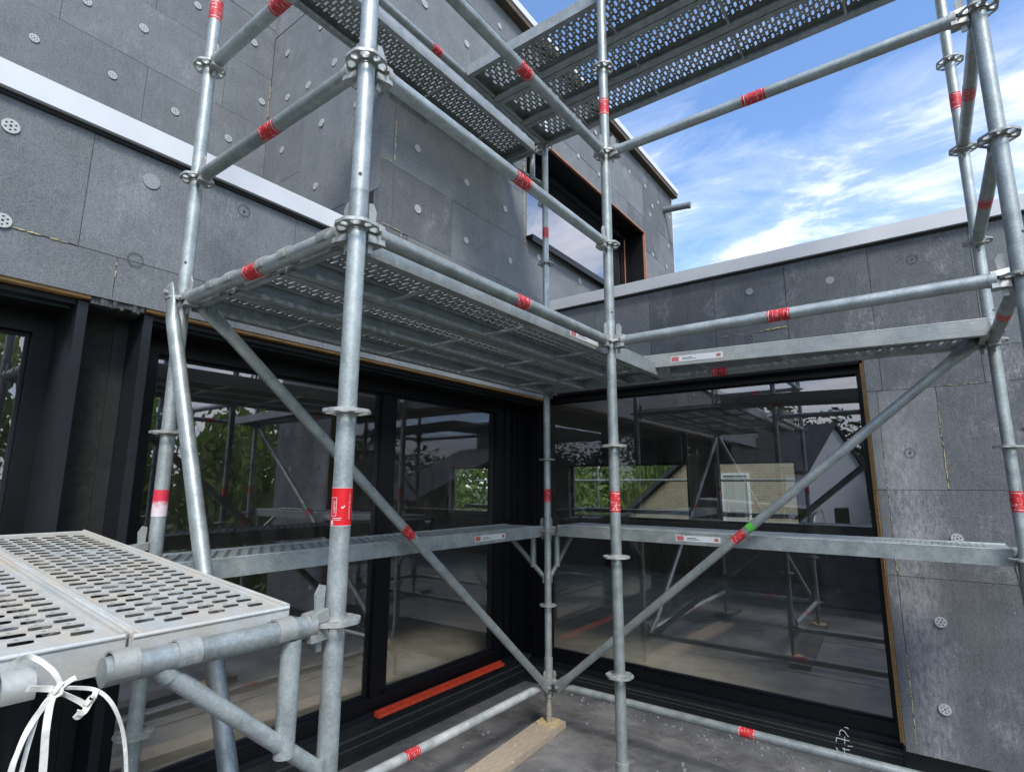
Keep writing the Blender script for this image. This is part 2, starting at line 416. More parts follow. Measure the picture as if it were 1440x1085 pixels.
boards(wl, 0, XL, 1, [(1.247, 1.50, [YU, 2.36, 3.3, YR]), (1.50, 1.95, [YU, 2.36, 3.2, 4.2, 5.2, 6.2, 7.2, 7.46]),
                      (1.95, 2.395, [YU, 2.215, 2.783, 3.681, 4.62, 5.62, 6.6, 7.15, 7.46]),
                      (2.395, 2.85, [YU, 2.203, 2.95, 3.681, 4.2, 6.42, 7.1, 7.46]), (2.85, 3.31, [YU, 2.5, 3.50, 3.745, 4.5, 6.9, 7.46]),
                      (3.31, 3.76, [YU, 2.95, 3.745, 4.9, 5.9, 6.9, 7.46]), (3.76, 4.20, [YU, 2.45, 3.45, 4.4, 5.4, 6.4, 7.15, 7.46]),
                      (4.20, 4.50, [YU, 2.95, 3.95, 4.95, 5.95, 6.95, 7.46])], ['graphite_foam', 'graphite_foam_dark'], [UPWIN])
boards(wu, 0, XU, 1, [(1.70, 2.25, [-3., -1.9, -.8, .2, 1.2, YU]), (2.25, 2.72, [-2.6, -1.5, -.3, .72, 1.7, YU]),
                      (2.72, 3.185, [-3., -1.8, -.78, .22, 1.22, YU]), (3.185, 3.652, [-2.6, -1.3, -.28, .72, 1.73, YU]),
                      (3.652, 4.12, [-3, -1.8, -.78, .22, 1.22, YU]), (4.12, 4.75, [-2.6, -1.3, -.28, .72, 1.73, YU])], G)
boards(wr, 1, YU, -1, [(1.70, 2.18, [XU, -3.6, XL]), (2.18, 2.63, [XU, -3.06, XL]), (2.63, 3.10, [XU, -3.55, XL]),
                       (3.10, 3.575, [XU, -3.05, XL]), (3.575, 4.05, [XU, -3.6, XL]), (4.05, 4.5, [XU, -3.1, XL])], G)
boards(wright, 1, YR, -1, [(1.10, 1.835, [XL+.004, -2.12, -1.63, -1.13, -.65, -.162, .34, XEND]),
                           (.895, 1.10, [-.245, -.162, .32, XEND]), (.30, .895, [-.245, -.193, .095, XEND]),
                           (-.19, .30, [-.245, -.193, .50, XEND]), (-1.13, -.19, [-.245, -.193, XEND])],
       ['graphite_foam_dark', 'graphite_foam'])

# anchor discs (insulation dowels)
def disc_mesh():
    bm = bmesh.new(); S = 20
    ring = lambda r, cx=0, cy=0, k=S: [(cx+r*math.cos(2*math.pi*i/k), cy+r*math.sin(2*math.pi*i/k)) for i in range(k)]
    loops = [ring(.030), ring(.0055, 0, 0, 8)[::-1]]
    for k in range(6):
        a = 2*math.pi*k/6; loops.append(ring(.0046, .0175*math.cos(a), .0175*math.sin(a), 6)[::-1])
    bm_prism(bm, loops, 0, .004)
    return to_mesh('anchor_disc', bm, 'anchor_plastic')
DISC = disc_mesh()
def plug_mesh(r, mat, name):
    bm = bmesh.new(); bm_tube(bm, (0, 0, -.012), (0, 0, .0005), r, 20); return to_mesh(name, bm, mat)
PLUG = plug_mesh(.033, 'foam_plug', 'foam_plug'); PIN = plug_mesh(.007, 'label_dark', 'pin_hole')
def ring_mesh():
    bm = bmesh.new(); S = 24
    bm_prism(bm, [[(.031*math.cos(2*math.pi*i/S), .031*math.sin(2*math.pi*i/S)) for i in range(S)],
                  [(.028*math.cos(2*math.pi*i/S), .028*math.sin(2*math.pi*i/S)) for i in range(S)][::-1]], 0, .0008)
    return to_mesh('cut_ring', bm, 'cut_line')
RING = ring_mesh()
def on_wall(parent, ax, plane, sgn, u, z, data, name, s=1.):
    if ax == 0: m_ = axis_matrix((plane+sgn*.0022, u, z), (0, 1, 0), (sgn, 0, 0))
    else: m_ = axis_matrix((u, plane+sgn*.0022, z), (1, 0, 0), (0, sgn, 0))
    m_ = m_ @ Matrix.Rotation(rnd.uniform(0, 1), 4, 'Z') @ Matrix.Scale(s*.9, 4)
    return obj(name, data, parent, mw=m_)
for u, z, s in ((.378, 1.629, 1.02), (.401, 1.261, 1.0)): on_wall(wl, 0, XL, 1, u, z, DISC, 'anchor_disc', s)
on_wall(wl, 0, XL, 1, .852, 1.631, PLUG, 'foam_plug', 1.15)
for u, z in ((1.266, 1.668), (.829, 1.258)): on_wall(wl, 0, XL, 1, u, z, RING, 'cut_ring', 1.1)
on_wall(wl, 0, XL, 1, 1.268, 1.664, PIN, 'pin_hole', .9)
for u, z in ((.622, 2.973), (1.027, 2.989), (1.163, 3.45), (1.418, 2.953), (.837, 3.407), (1.481, 3.888), (2.033, 3.413), (1.923, 3.888), (1.80, 2.95), (.25, 2.97), (.33, 3.43), (1.9, 2.5), (1.3, 2.49)):
    on_wall(wu, 0, XU, 1, u, z, DISC, 'anchor_disc', rnd.uniform(.95, 1.12))
for u, z in ((-3.862, 3.798), (-3.195, 3.375), (-3.52, 3.34), (-3.805, 3.366), (-3.303, 2.926), (-3.823, 2.909), (-3.326, 2.429), (-3.405, 3.793), (-3.784, 4.226), (-2.9, 2.9), (-2.85, 3.38), (-3.7, 2.42)):
    on_wall(wr, 1, YU, -1, u, z, DISC, 'anchor_disc', rnd.uniform(.95, 1.1))
for u, z in ((2.415, 2.621), (2.933, 2.608), (2.436, 2.176), (2.939, 2.136), (3.423, 2.598), (3.496, 2.162), (2.431, 3.801), (2.899, 3.804), (3.322, 4.288), (3.899, 1.879), (3.925, 2.342), (4.674, 2.35), (4.692, 3.742), (5.157, 3.763), (5.997, 4.202), (6.488, 4.236), (6.709, 4.045), (6.925, 4.192), (6.62, 3.884), (7.347, 4.143), (7.261, 3.673), (6.66, 3.332), (7.138, 3.321), (3.4, 3.8), (2.45, 3.2), (2.95, 3.2), (3.45, 3.15), (4.3, 4.05), (5.1, 4.25)):
    on_wall(wl, 0, XL, 1, u, z, DISC, 'anchor_disc', rnd.uniform(.92, 1.08))
for u, z in ((-.88, 1.681), (-.38, 1.654)): on_wall(wright, 1, YR, -1, u, z, PLUG, 'foam_plug', .85)
for u, z in ((.066, 1.691), (-.908, 1.335), (-1.419, 1.353), (-.062, .516)):
    on_wall(wright, 1, YR, -1, u, z, RING, 'cut_ring', 1.0); on_wall(wright, 1, YR, -1, u, z, PIN, 'pin_hole', .8)
for u, z in ((-1.39, 1.714), (-1.879, 1.666)): on_wall(wright, 1, YR, -1, u, z, PIN, 'pin_hole', .7)
for u, z in ((.103, .035), (-.017, -.419), (-.046, -.871), (.55, .5), (.6, -.4)): on_wall(wright, 1, YR, -1, u, z, DISC, 'anchor_disc', 1.05)

# squeezed foam beads along some joints: lumpy strings
def bead(parent, pts, r=.005, name='foam_bead', step=.012, skip=.0, out=(0, 0, 0)):
    bm = bmesh.new(); r *= .68
    for a, b in zip(pts[:-1], pts[1:]):
        a, b = Vector(a), Vector(b); k = max(2, int((b-a).length/step))
        P_ = [a.lerp(b, i/k) + Vector([rnd.uniform(-.0014, .0014) for _ in range(3)]) for i in range(k+1)]
        for i in range(k):
            if rnd.random() < skip+.12: continue
            bm_tube(bm, P_[i], P_[i+1], r*rnd.uniform(.15, .95), 6, r*rnd.uniform(.15, .95))
    return obj(name, to_mesh(name, bm, 'pu_foam'), parent)
bead(wl, [(XL, .395, 1.247), (XL, .60, 1.247)], .006, skip=.1)
bead(wl, [(XL, .767, 1.225), (XL, .767, 1.16)], .006)
bead(wu, [(XU+.012, YU-.012, 3.58), (XU+.012, YU-.012, 3.30)], .009)
bead(wl, [(XL+.001, 2.217, 2.72), (XL+.001, 2.217, 2.43)], .0085, step=.02)
bead(wl, [(XL, 2.30, 2.86), (XL, 2.30, 2.41)], .004, skip=.35)
bead(wl, [(XL, 2.11, 2.40), (XL, 2.21, 2.405)], .006)
bead(wl, [(XL, 2.13, 1.955), (XL, 2.30, 1.955), (XL, 2.30, 1.86)], .006)
bead(wl, [(XL+.002, 3.70, 3.50), (XL+.002, 3.70, 2.40)], .009, step=.02, skip=.05)
bead(wl, [(XL, 3.09, 2.395), (XL, 3.15, 2.385)], .011)
bead(wl, [(XL, 6.9, 3.70), (XL, 7.1, 3.7)], .008, skip=.3)
bead(wright, [(-.80, YR, 1.382), (-.66, YR, 1.384)], .012, step=.02)
bead(wright, [(-1.1, YR, 1.38), (-.80, YR, 1.381)], .005, skip=.45)
bead(wright, [(-.13, YR, .896), (.31, YR, .896)], .004, skip=.25)
bead(wright, [(.095, YR, .80), (.095, YR, .31)], .005, skip=.12)
bead(wright, [(-.193, YR, .59), (-.193, YR, .05)], .004, skip=.3)
bead(wright, [(-.193, YR, -.62), (-.193, YR, -1.12)], .006, skip=.1)
bead(wright, [(-.193, YR, -.08), (-.193, YR, -.16)], .006)

# copings
def coping(boxes, mat, name='coping'): return hpart(name, boxes, mat)
coping([((XL-.28, -6, 1.762), (XL+.035, YU-.003, 1.862))], 'coping_white')
coping([((XL-.10, -6, 1.742), (XL+.012, YU-.003, 1.76))], 'backing', 'coping_shadow_strip')  # near-black strip standing in for the shadow beneath the overhang
coping([((XL+.006, YR-.035, 1.842), (XEND+.05, YR+.28, 1.935))], 'coping_white_shaded')
coping([((XL+.006, YR-.010, 1.826), (XEND+.02, YR+.1, 1.840))], 'backing', 'coping_shadow_strip')  # dark strip in place of the shaded gap below the right coping
coping([((XEND-.28, YR+.285, 1.842), (XEND+.05, 10.2, 1.935))], 'coping_white_shaded')
coping([((XL-.25, YU-.05, 4.503), (XL+.075, 7.53, 4.56))], 'fascia_brown', 'roof_soffit')
coping([((XL-.3, YU-.06, 4.562), (XL+.085, 7.54, 4.635))], 'coping_white', 'roof_edge_cap')
coping([((XL-.3, 7.462, 1.9), (XL+.004, 7.475, 4.50))], 'coping_white', 'corner_profile')
# gargoyle pipe
bm = bmesh.new()
bm_tube(bm, (XL-.05, 7.13, 4.17), (XL+.36, 7.16, 4.145), .045, 18, caps=False)
bm_tube(bm, (XL+.361, 7.16, 4.145), (XL-.05, 7.13, 4.17), .039, 18, caps=False)
bm_tube(bm, (XL+.34, 7.158, 4.146), (XL+.375, 7.161, 4.144), .049, 18)
hmesh('drain_spout', bm, 'pipe_grey')

# ---- left glazing (plane x = XG)
def frame_yz(x0, x1, y0, y1, z0, z1, wl_, wr_, wb, wt):
    return [((x0, y0, z0), (x1, y1, z0+wb)), ((x0, y0, z1-wt), (x1, y1, z1)), ((x0, y0, z0+wb), (x1, y0+wl_, z1-wt)), ((x0, y1-wr_, z0+wb), (x1, y1, z1-wt))]
def frame_xz(y0, y1, x0, x1, z0, z1, wl_, wr_, wb, wt):
    return [((a[1], a[0]+0, a[2]), (b[1], b[0], b[2])) for a, b in frame_yz(y0, y1, x0, x1, z0, z1, wl_, wr_, wb, wt)]
ZT = 1.035
lw = hpart('sliding_window', frame_yz(XG-.05, XG+.05, .94, YG-.05, -1.095, ZT, .135, .42, .10, .10), 'frame_black')
hpart('mullion', [((XG-.045, 2.475, -.993), (XG+.045, 2.545, .93)), ((XG-.05, 2.546, -.993), (XG+.025, 2.615, .93))], 'frame_black', lw)
for y0, y1 in ((1.077, 2.474), (2.616, 3.728)):
    hpart('sash_bead', frame_yz(XG-.02, XG+.012, y0, y1, -.994, .934, .012, .012, .016, .016), 'frame_edge', lw)
    box_obj('pane', (XG-.004, y0+.012, -.978), (XG+.004, y1-.012, .918), 'glass_tinted', lw)
# casing (deep black box round the opening) with wood edge
hpart('casing_board', [((XG+.051, .900, -1.09), (XL-.03, .935, ZT+.002))], 'frame_edge', lw)
hpart('casing_head', [((XG+.051, .936, ZT-.012), (XL-.05, YG-.22, ZT+.012))], 'frame_black', lw)
hpart('wood_trim', [((XL-.055, .900, ZT+.0135), (XL-.012, YR+.02, ZT+.0225+.012))], 'trim_wood', lw)
hpart('gasket_line', [((XL-.115, .94, ZT-.020), (XL-.100, YG-.25, ZT-.0125))], 'gasket_teal', lw)
hpart('track_profile', [((XG+.051, .94, -1.094), (XG+.066, YG-.2, -1.07)), ((XG+.013, 1.08, -.996), (XG+.052, 3.72, -.9935))], 'frame_edge', lw)
# corner post with its run of upright profiles
hpart('corner_post', [((XG-.04, YG-.049, -1.1), (XG+.10, YG+.05, ZT)), ((XG+.051, 3.83, -1.09), (XG+.064, 3.87, ZT-.013)),
                      ((XG+.051, 3.93, -1.09), (XG+.075, 3.95, ZT-.013)), ((XG+.051, 4.00, -1.09), (XG+.07, 4.04, ZT-.013)),
                      ((XG+.11, YG-.062, -1.09), (XG+.15, YG-.05, ZT-.013)), ((XG+.19, YG-.07, -1.09), (XG+.205, YG-.05, ZT-.013))], 'frame_black', lw)
hpart('corner_trim', [((XG+.051, 3.88, -1.09), (XG+.056, 3.886, ZT-.013)), ((XG+.051, 3.99, -1.09), (XG+.060, 3.994, ZT-.013)), ((XG+.152, YG-.056, -1.09), (XG+.157, YG-.0505, ZT-.013)),
                      ((XG+.051, 4.08, -1.09), (XG+.058, 4.084, ZT-.013))], 'frame_edge', lw)
# neighbouring window further along and the dark pier between
lw2 = hpart('sliding_window', frame_yz(XG-.05, XG+.05, -1.6, .700, -1.095, ZT, .12, .102, .10, .10), 'frame_black')
hpart('sash_bead', frame_yz(XG-.02, XG+.012, -1.479, .597, -.994, .934, .012, .012, .016, .016), 'frame_edge', lw2)
box_obj('pane', (XG-.004, -1.467, -.978), (XG+.004, .585, .918), 'glass_tinted', lw2)
hpart('casing_board', [((XG+.051, .665, -1.09), (XL-.03, .700, ZT+.002))], 'frame_edge', lw2)
hpart('casing_head', [((XG+.051, -1.6, ZT-.012), (XL-.05, .664, ZT+.012))], 'frame_black', lw2)
hpart('wood_trim', [((XL-.055, -1.6, ZT+.0135), (XL-.012, .700, ZT+.0345))], 'trim_wood', lw2)
hpart('gasket_line', [((XL-.115, -1.6, ZT-.020), (XL-.100, .660, ZT-.0125))], 'gasket_teal', lw2)
hpart('pier', [((XG-.2, .7005, -1.25), (XG+.16, .8995, 1.034))], 'pier_board')
hpart('pier_membrane', [((XG+.1605, .845, -1.25), (XG+.166, .8985, 1.03))], 'rubber')
hpart('lintel', [((XG-.3, -6, 1.0365), (XL-.06, YR+.2, 1.058))], 'backing')
hpart('wall_beyond', [((XG-.2, -6, -1.3), (XL-.05, -1.62, 1.05))], 'backing')
# torn board edge over the pier
bm = bmesh.new()
for k in range(13):
    y = .702+k*.0145; bm_box(bm, (XL-.05, y, 1.04-rnd.uniform(0, .012)), (XL-.004-rnd.uniform(0, .012), y+.0135, 1.0585))
hmesh('board_crumbs', bm, 'rubber_line', wl)
# upstands with membrane
hpart('upstand', [((XG-.05, -.45, ZF-.1), (XG+.072, YG-.1, -1.096))], 'rubber')
hpart('membrane_edge', [((XG+.0722, -.45, -1.175), (XG+.075, YG-.11, -1.162)), ((XG+.0722, -.45, -1.225), (XG+.0745, YG-.11, -1.217))], 'rubber_line')
hpart('upstand', [((XG+.074, YG-.094, ZF-.1), (-.262, YG+.05, -1.152))], 'rubber')
hpart('membrane_edge', [((XG+.08, YG-.0965, -1.180), (-.262, YG-.0942, -1.170)), ((XG+.08, YG-.0975, -1.205), (-.262, YG-.0942, -1.199))], 'rubber_line')
hpart('floor_fillet', [((XG+.074, YG-.13, ZF), (-.262, YG-.095, ZF+.018)), ((XG+.073, -.4, ZF), (XG+.105, YG-.14, ZF+.018))], 'rubber')

# ---- right glazing (plane y = YG)
rw = hpart('fixed_window', frame_xz(YG-.05, YG+.05, XG+.11, -.252, -1.150, 1.098, .17, .042, .112, .058), 'frame_black')
hpart('sash_bead', frame_xz(YG-.012, YG+.02, XG+.281, -.295, -1.037, 1.039, .010, .008, .012, .010), 'frame_edge', rw)
box_obj('pane', (XG+.291, YG-.004, -1.025), (-.303, YG+.004, 1.029), 'glass_tinted', rw)
hpart('casing_board', [((-.2505, YR+.016, -1.12), (-.2465, YG-.05, 1.09))], 'frame_black', rw)
hpart('wood_trim', [((-.2515, YR+.004, -1.10), (-.2462, YR+.015, 1.095)), ((-.268, YR+.020, -1.095), (-.2517, YR+.045, 1.085))], 'trim_wood', rw)
hpart('casing_head', [((XG+.2, YR+.02, 1.085), (-.27, YG-.05, 1.0985))], 'frame_black', rw)
hpart('sill_profile', [((XG+.11, YG-.068, -1.150), (-.262, YG-.0505, -1.115))], 'frame_edge', rw)
hpart('lintel', [((XL-.1, YR+.02, 1.0995), (-.25, YG+.2, 1.14))], 'backing')

# ---- upper window
uy0, uy1, uz0, uz1 = UPWIN; XGU = XL-.27
uw = hpart('upper_window', frame_yz(XGU-.05, XGU+.04, uy0+.03, uy1-.03, uz0+.015, uz1-.03, .05, .10, .04, .07), 'frame_black')
box_obj('pane', (XGU-.004, uy0+.081, uz0+.056), (XGU+.004, uy1-.131, uz1-.101), 'glass_upper', uw)
hpart('casing_board', [((XGU-.05, uy0+.004, uz1-.029), (XL-.022, uy1-.004, uz1-.004)), ((XGU-.05, uy0+.004, uz0+.014), (XL-.022, uy0+.029, uz1-.03)),
                       ((XGU-.05, uy1-.029, uz0+.014), (XL-.022, uy1-.004, uz1-.03))], 'frame_black', uw)
hpart('wood_trim', [((XL-.021, uy0+.004, uz1-.020), (XL+.006, uy1-.004, uz1-.004)), ((XL-.021, uy1-.024, uz0+.02), (XL+.006, uy1-.004, uz1-.021))], 'trim_orange', uw)
hpart('glazing_seal', [((XGU+.041, uy1-.15, uz0+.056), (XGU+.046, uy1-.131, uz1-.1))], 'trim_orange', uw)
hpart('sill', [((XGU-.05, uy0-.01, uz0-.025), (XL+.07, uy1+.01, uz0+.003)), ((XL+.05, uy0-.01, uz0-.055), (XL+.0695, uy1+.01, uz0-.026))], 'frame_black', uw)

# ---- inside: an open, unlit shell with windows on its far side
YF = 10.0
hpart('inner_floor', [((-13, -6, -1.26), (XG-.055, YG+.055, -1.19)), ((-13, YG+.0555, -1.26), (XEND-.06, YF, -1.19))], 'concrete_inside')
hpart('inner_ceiling', [((-13, -6, 1.16), (XG-.31, YG+.2, 1.22)), ((-13, YG+.2005, 1.16), (XEND-.3, YF, 1.22))], 'ceiling_inside')
WINS = [(-9.3, -7.45), (-5.95, -3.46), (-2.97, -1.68)]; ZS, ZH = -.33, .74
xs = [-13.] + [x for q in WINS for x in q] + [XEND-.06]
bx = [((-13, YF, -1.3), (XEND-.06, YF+.25, ZS)), ((-13, YF, ZH), (XEND-.06, YF+.25, 1.22))]
for i in range(0, len(xs), 2): bx.append(((xs[i], YF, ZS), (xs[i+1], YF+.25, ZH)))
far = hpart('far_wall', bx, 'plaster_inside')
for a, b in WINS:
    f_ = hpart('far_window_frame', frame_xz(YF+.1, YF+.15, a, b, ZS, ZH, .05, .05, .05, .05), 'frame_black', far)
    pn = box_obj('far_pane', (a+.05, YF+.122, ZS+.05), (b-.05, YF+.128, ZH-.05), 'glass_clear', far)
hpart('inner_wall', [((-13.2, -6, -1.3), (-13, YF+.25, 1.22)), ((XEND-.31, YG+.3, -1.3), (XEND-.06, YF, 1.22)), ((-13, -6.2, -1.3), (XG, -6., 1.22))], 'plaster_inside')
hpart('foundation', [((-13, YG+.06, ZG), (XEND-.06, YF+.25, -1.27)), ((-13, -6, ZG), (XG-.06, YG+.05, -1.27)), ((XG-.05, -.44, ZG), (XEND+2.55, YG-.11, ZF-.26))], 'neighbour_brick')

# ---- terrace parapet behind the viewer
par = thing('parapet_wall', 'low terrace parapet clad in dark insulation boards facing the right hand glazing', 'wall', (0, -.5, ZF))
PM = Matrix.Translation((0, .5, -ZF))
pc = boxes_obj('core', [((XG+.06, -.75, ZF-.2), (XEND+2.6, -.46-BK+.02, -.30))], 'backing', par); pc.matrix_local = PM
pj = boxes_obj('coping', [((XG+.06, -.78, -.298), (XEND+2.63, -.40, -.24))], 'coping_white_shaded', par); pj.matrix_local = PM
k0 = len(bpy.data.objects)
boards(pc, 1, -.45, 1, [(ZF+.03, -.80, [XG+.07, -1.9, -.9, .1, 1.1, 2.1, 3.1, 3.4]), (-.80, -.30, [XG+.07, -2.4, -1.4, -.4, .6, 1.6, 2.6, 3.4])], ['graphite_foam_dark'])
for x in (-2.2, -1.6, -1.1, -.6, -.1, .5, 1.2, 1.8):
    for z in (-1.05, -.55): on_wall(pc, 1, -.45, 1, x+(.2 if z > -.8 else 0), z, DISC, 'anchor_disc', 1.1)

# ================================================================== SCAFFOLD
TR = .02415
def rosette_mesh():
    bm = bmesh.new(); out = []
    for i in range(48):
        a = 2*math.pi*i/48; r_ = .0605 - .0035*(.5-.5*math.cos(8*a + math.pi))*1.0
        out.append((r_*math.cos(a), r_*math.sin(a)))
    loops = [out, [(.0245*math.cos(2*math.pi*i/24), .0245*math.sin(2*math.pi*i/24)) for i in range(24)][::-1]]
    for k in range(8):
        a = 2*math.pi*k/8; big = k % 2 == 1
        h = []; hw = .0145 if big else .0098; r0, r1 = (.0305, .0548) if big else (.0315, .0540)
        rm, rr = (r0+r1)/2, (r1-r0)/2
        for i in range(10):
            t = 2*math.pi*i/10; x = rm + rr*math.cos(t); y = hw*math.sin(t)*(1.12 if x > rm else .85)
            h.append((x*math.cos(a)-y*math.sin(a), x*math.sin(a)+y*math.cos(a)))
        loops.append(h[::-1])
    bm_prism(bm, loops, -.0045, .0045)
    bm_tube(bm, (0, 0, -.012), (0, 0, .012), .0262, 20)
    return to_mesh('rosette', bm, 'galvanised_cast')
ROS = rosette_mesh()
def tube_mesh(L, r=TR, mat='galvanised', seg=24):
    def f():
        bm = bmesh.new(); bm_tube(bm, (0, 0, 0), (L, 0, 0), r, seg); return to_mesh('tube', bm, mat)
    return cached(('tube', round(L, 4), r, mat), f)
def ring_sticker(L, mat='sticker_red', r=TR+.0006):
    def f():
        bm = bmesh.new(); bm_tube(bm, (-L/2, 0, 0), (L/2, 0, 0), r, 24, caps=False); return to_mesh('sticker', bm, mat)
    return cached(('stk', L, mat), f)
XZ = Matrix(((0, 0, 1, 0), (0, 1, 0, 0), (-1, 0, 0, 0), (0, 0, 0, 1))).transposed()  # local X -> +Z
UPM = axis_matrix((0, 0, 0), (0, 0, 1), (1, 0, 0))
POSTG = 'scaffold uprights round the terrace'
def post(p, z0, z1, ros, seams, stk, label, jack=True, holes=()):
    t = thing('scaffold_post', label, 'post', (p[0], p[1], ZF), group=None); o = -ZF
    def put(name, data, z, rot=0.): return obj(name, data, t, mw=Matrix.Translation((0, 0, z+o)) @ Matrix.Rotation(rot, 4, 'Z'))
    tb = obj('tube', tube_mesh(z1-z0), t, mw=Matrix.Translation((0, 0, z0+o)) @ UPM)
    for z in ros: put('rosette', ROS, z)
    for z in seams:
        def cm():
            bm = bmesh.new(); bm_tube(bm, (0, 0, -.1), (0, 0, 0), TR+.0012, 24, TR+.0012); bm_tube(bm, (0, 0, -.004), (0, 0, .004), TR+.0016, 24); bm_tube(bm, (0, 0, -.118), (0, 0, -.1), TR+.0002, 24, TR+.0012)
            return to_mesh('joint_collar', bm, 'galvanised')
        put('joint_collar', cached('collar', cm), z)
        def hm():
            bm = bmesh.new(); bm_tube(bm, (0, -.0252, .045), (0, .0252, .045), .0052, 10); return to_mesh('pin_hole', bm, 'label_dark')
        put('pin_hole', cached('pinh', hm), z, .9); 
    for z, mat in stk:
        obj('sticker', ring_sticker(.092, mat), t, mw=Matrix.Translation((0, 0, z+o)) @ UPM)
    if jack:
        def jm():
            bm = bmesh.new(); bm_tube(bm, (0, 0, -1.236), (0, 0, -.95), .0185, 16)
            z = -1.23
            while z < -1.08: bm_tube(bm, (0, 0, z), (0, 0, z+.005), .0205, 14); z += .0115
            return to_mesh('spindle', bm, 'screw_thread')
        put('spindle', cached('spindle', jm), 0)
        def nm():
            bm = bmesh.new(); bm_tube(bm, (0, 0, -1.085), (0, 0, -1.055), .030, 10, .027); bm_tube(bm, (0, 0, -1.055), (0, 0, -1.045), .033, 18)
            return to_mesh('jack_nut', bm, 'galvanised_cast')
        put('jack_nut', cached('nut', nm), 0)
        def pm():
            bm = bmesh.new(); h, c_ = .072, .022
            bm_prism(bm, [[(-h+c_, -h), (h-c_, -h), (h, -h+c_), (h, h-c_), (h-c_, h), (-h+c_, h), (-h, h-c_), (-h, -h+c_)]], -1.2455, -1.238)
            return to_mesh('base_plate', bm, 'plate_rust')
        put('base_plate', cached('plate', pm), 0, .12)
        def bcm():
            bm = bmesh.new(); bm_tube(bm, (0, 0, -1.04), (0, 0, -.845), .0285, 24); bm_tube(bm, (0, 0, -.851), (0, 0, -.839), .0292, 24); return to_mesh('base_collar', bm, 'galvanised_cast')
        put('base_collar', cached('bcol', bcm), 0)
    return t
RZ = [-1, -.5, 0, .5, 1, 1.5, 2, 2.5, 3, 3.5]
SR = 'sticker_red'
pA = post(PA, -1.03, 4., RZ, [1.1], [(2.265, SR)], 'upright with a bright red ring label beside the slotted deck with the white strap')
pB = post(PB, -1.03, 4., RZ, [1.1], [(.25, 'sticker_worn'), (2.265, SR)], 'upright with a half bleached red label in front of the left sliding window')
pC = post(PC, -1.03, 4., RZ, [1.1], [(.245, SR), (2.265, SR)], 'slim looking upright standing free at the outer corner of the scaffold')
pD = post(PD, -1.03, 3.22, RZ[:9], [1.1], [(.245, SR), (2.25, SR)], 'upright on a screw jack in the inner corner of the two glazed walls')
pE = post(PE, -1.03, 4., RZ, [1.1], [(.255, SR), (2.265, SR)], 'upright beside the insulated wall right of the glazing')
pF = post(PF, -1.03, 4., RZ, [1.1], [(2.8, SR)], 'upright joined to the wall side upright by three short rails')
# printed label on the foremost upright
def bent(me_src, zc, ang, r):
    for v in me_src.vertices:
        x, y, z = v.co; a = ang + x/r; v.co = (math.cos(a)*r, math.sin(a)*r, zc + y)
def text_mesh(s, size, mat, rot90=True):
    cu = bpy.data.curves.new('txt', 'FONT'); cu.body = s; cu.size = size; cu.align_x = 'CENTER'; cu.align_y = 'CENTER'
    ob = bpy.data.objects.new('txt', cu); col.objects.link(ob)
    dg = bpy.context.evaluated_depsgraph_get(); me = bpy.data.meshes.new_from_object(ob.evaluated_get(dg))
    bpy.data.objects.remove(ob); me.materials.clear(); me.materials.append(MAT[mat])
    if rot90:
        for v in me.vertices: v.co = (-v.co.y, v.co.x, 0)
    return me
def flat_rects(rects, mat):
    bm = bmesh.new()
    for x0, y0, x1, y1 in rects:
        k = max(1, int((x1-x0)/.004)+1)
        for i in range(k):
            a, b = x0+(x1-x0)*i/k, x0+(x1-x0)*(i+1)/k
            bm.faces.new([bm.verts.new(p) for p in ((a, y0, 0), (b, y0, 0), (b, y1, 0), (a, y1, 0))])
    return to_mesh('print', bm, mat)
camdir = math.atan2(-yA, -xA)                     # side of post A that faces the open terrace
zc = .265
stA = obj('sticker', ring_sticker(.092, 'sticker_clean'), pA, mw=Matrix.Translation((0, 0, zc-ZF)) @ UPM)
stA['label'] = 'clean bright red ring label with white print'
def label_piece(me, ang, name):
    bent(me, 0, ang, TR+.0011); o = obj(name, me, stA, mw=(Matrix.Translation((0, 0, zc-ZF)) @ UPM).inverted() @ Matrix.Translation((0, 0, zc-ZF)))
    return o
label_piece(text_mesh('Layher', .0115, 'label_white'), camdir-.78, 'printed_logo')
label_piece(flat_rects([(-.0085, -.021, -.0075, .021), (.0065, -.021, .0075, .021), (-.0085, -.022, .0075, -.021), (-.0085, .021, .0075, .022)], 'label_white'), camdir-.78, 'logo_border')
label_piece(text_mesh('ALLROUND 48,3 x 3,2', .0062, 'label_white'), camdir+.82, 'printed_text')
label_piece(flat_rects([(-.012, -.0275, .012, -.0262), (-.012, -.0315, .010, -.0302), (-.017, -.043, -.009, -.033)], 'label_white'), camdir-.42, 'printed_lines')
bm = bmesh.new()
pts = [(-.005, -.003), (-.002, .001), (0, -.001), (.006, .004), (.004, -.001), (.001, -.004), (-.002, -.003)]
bm.faces.new([bm.verts.new((x, y, 0)) for x, y in pts]); label_piece(to_mesh('emblem', bm, 'label_white'), camdir+.12, 'printed_emblem')
label_piece(flat_rects([(-.034, .0445, .034, .0458), (-.034, -.0458, .034, -.0445)], 'label_white'), camdir, 'label_edge')

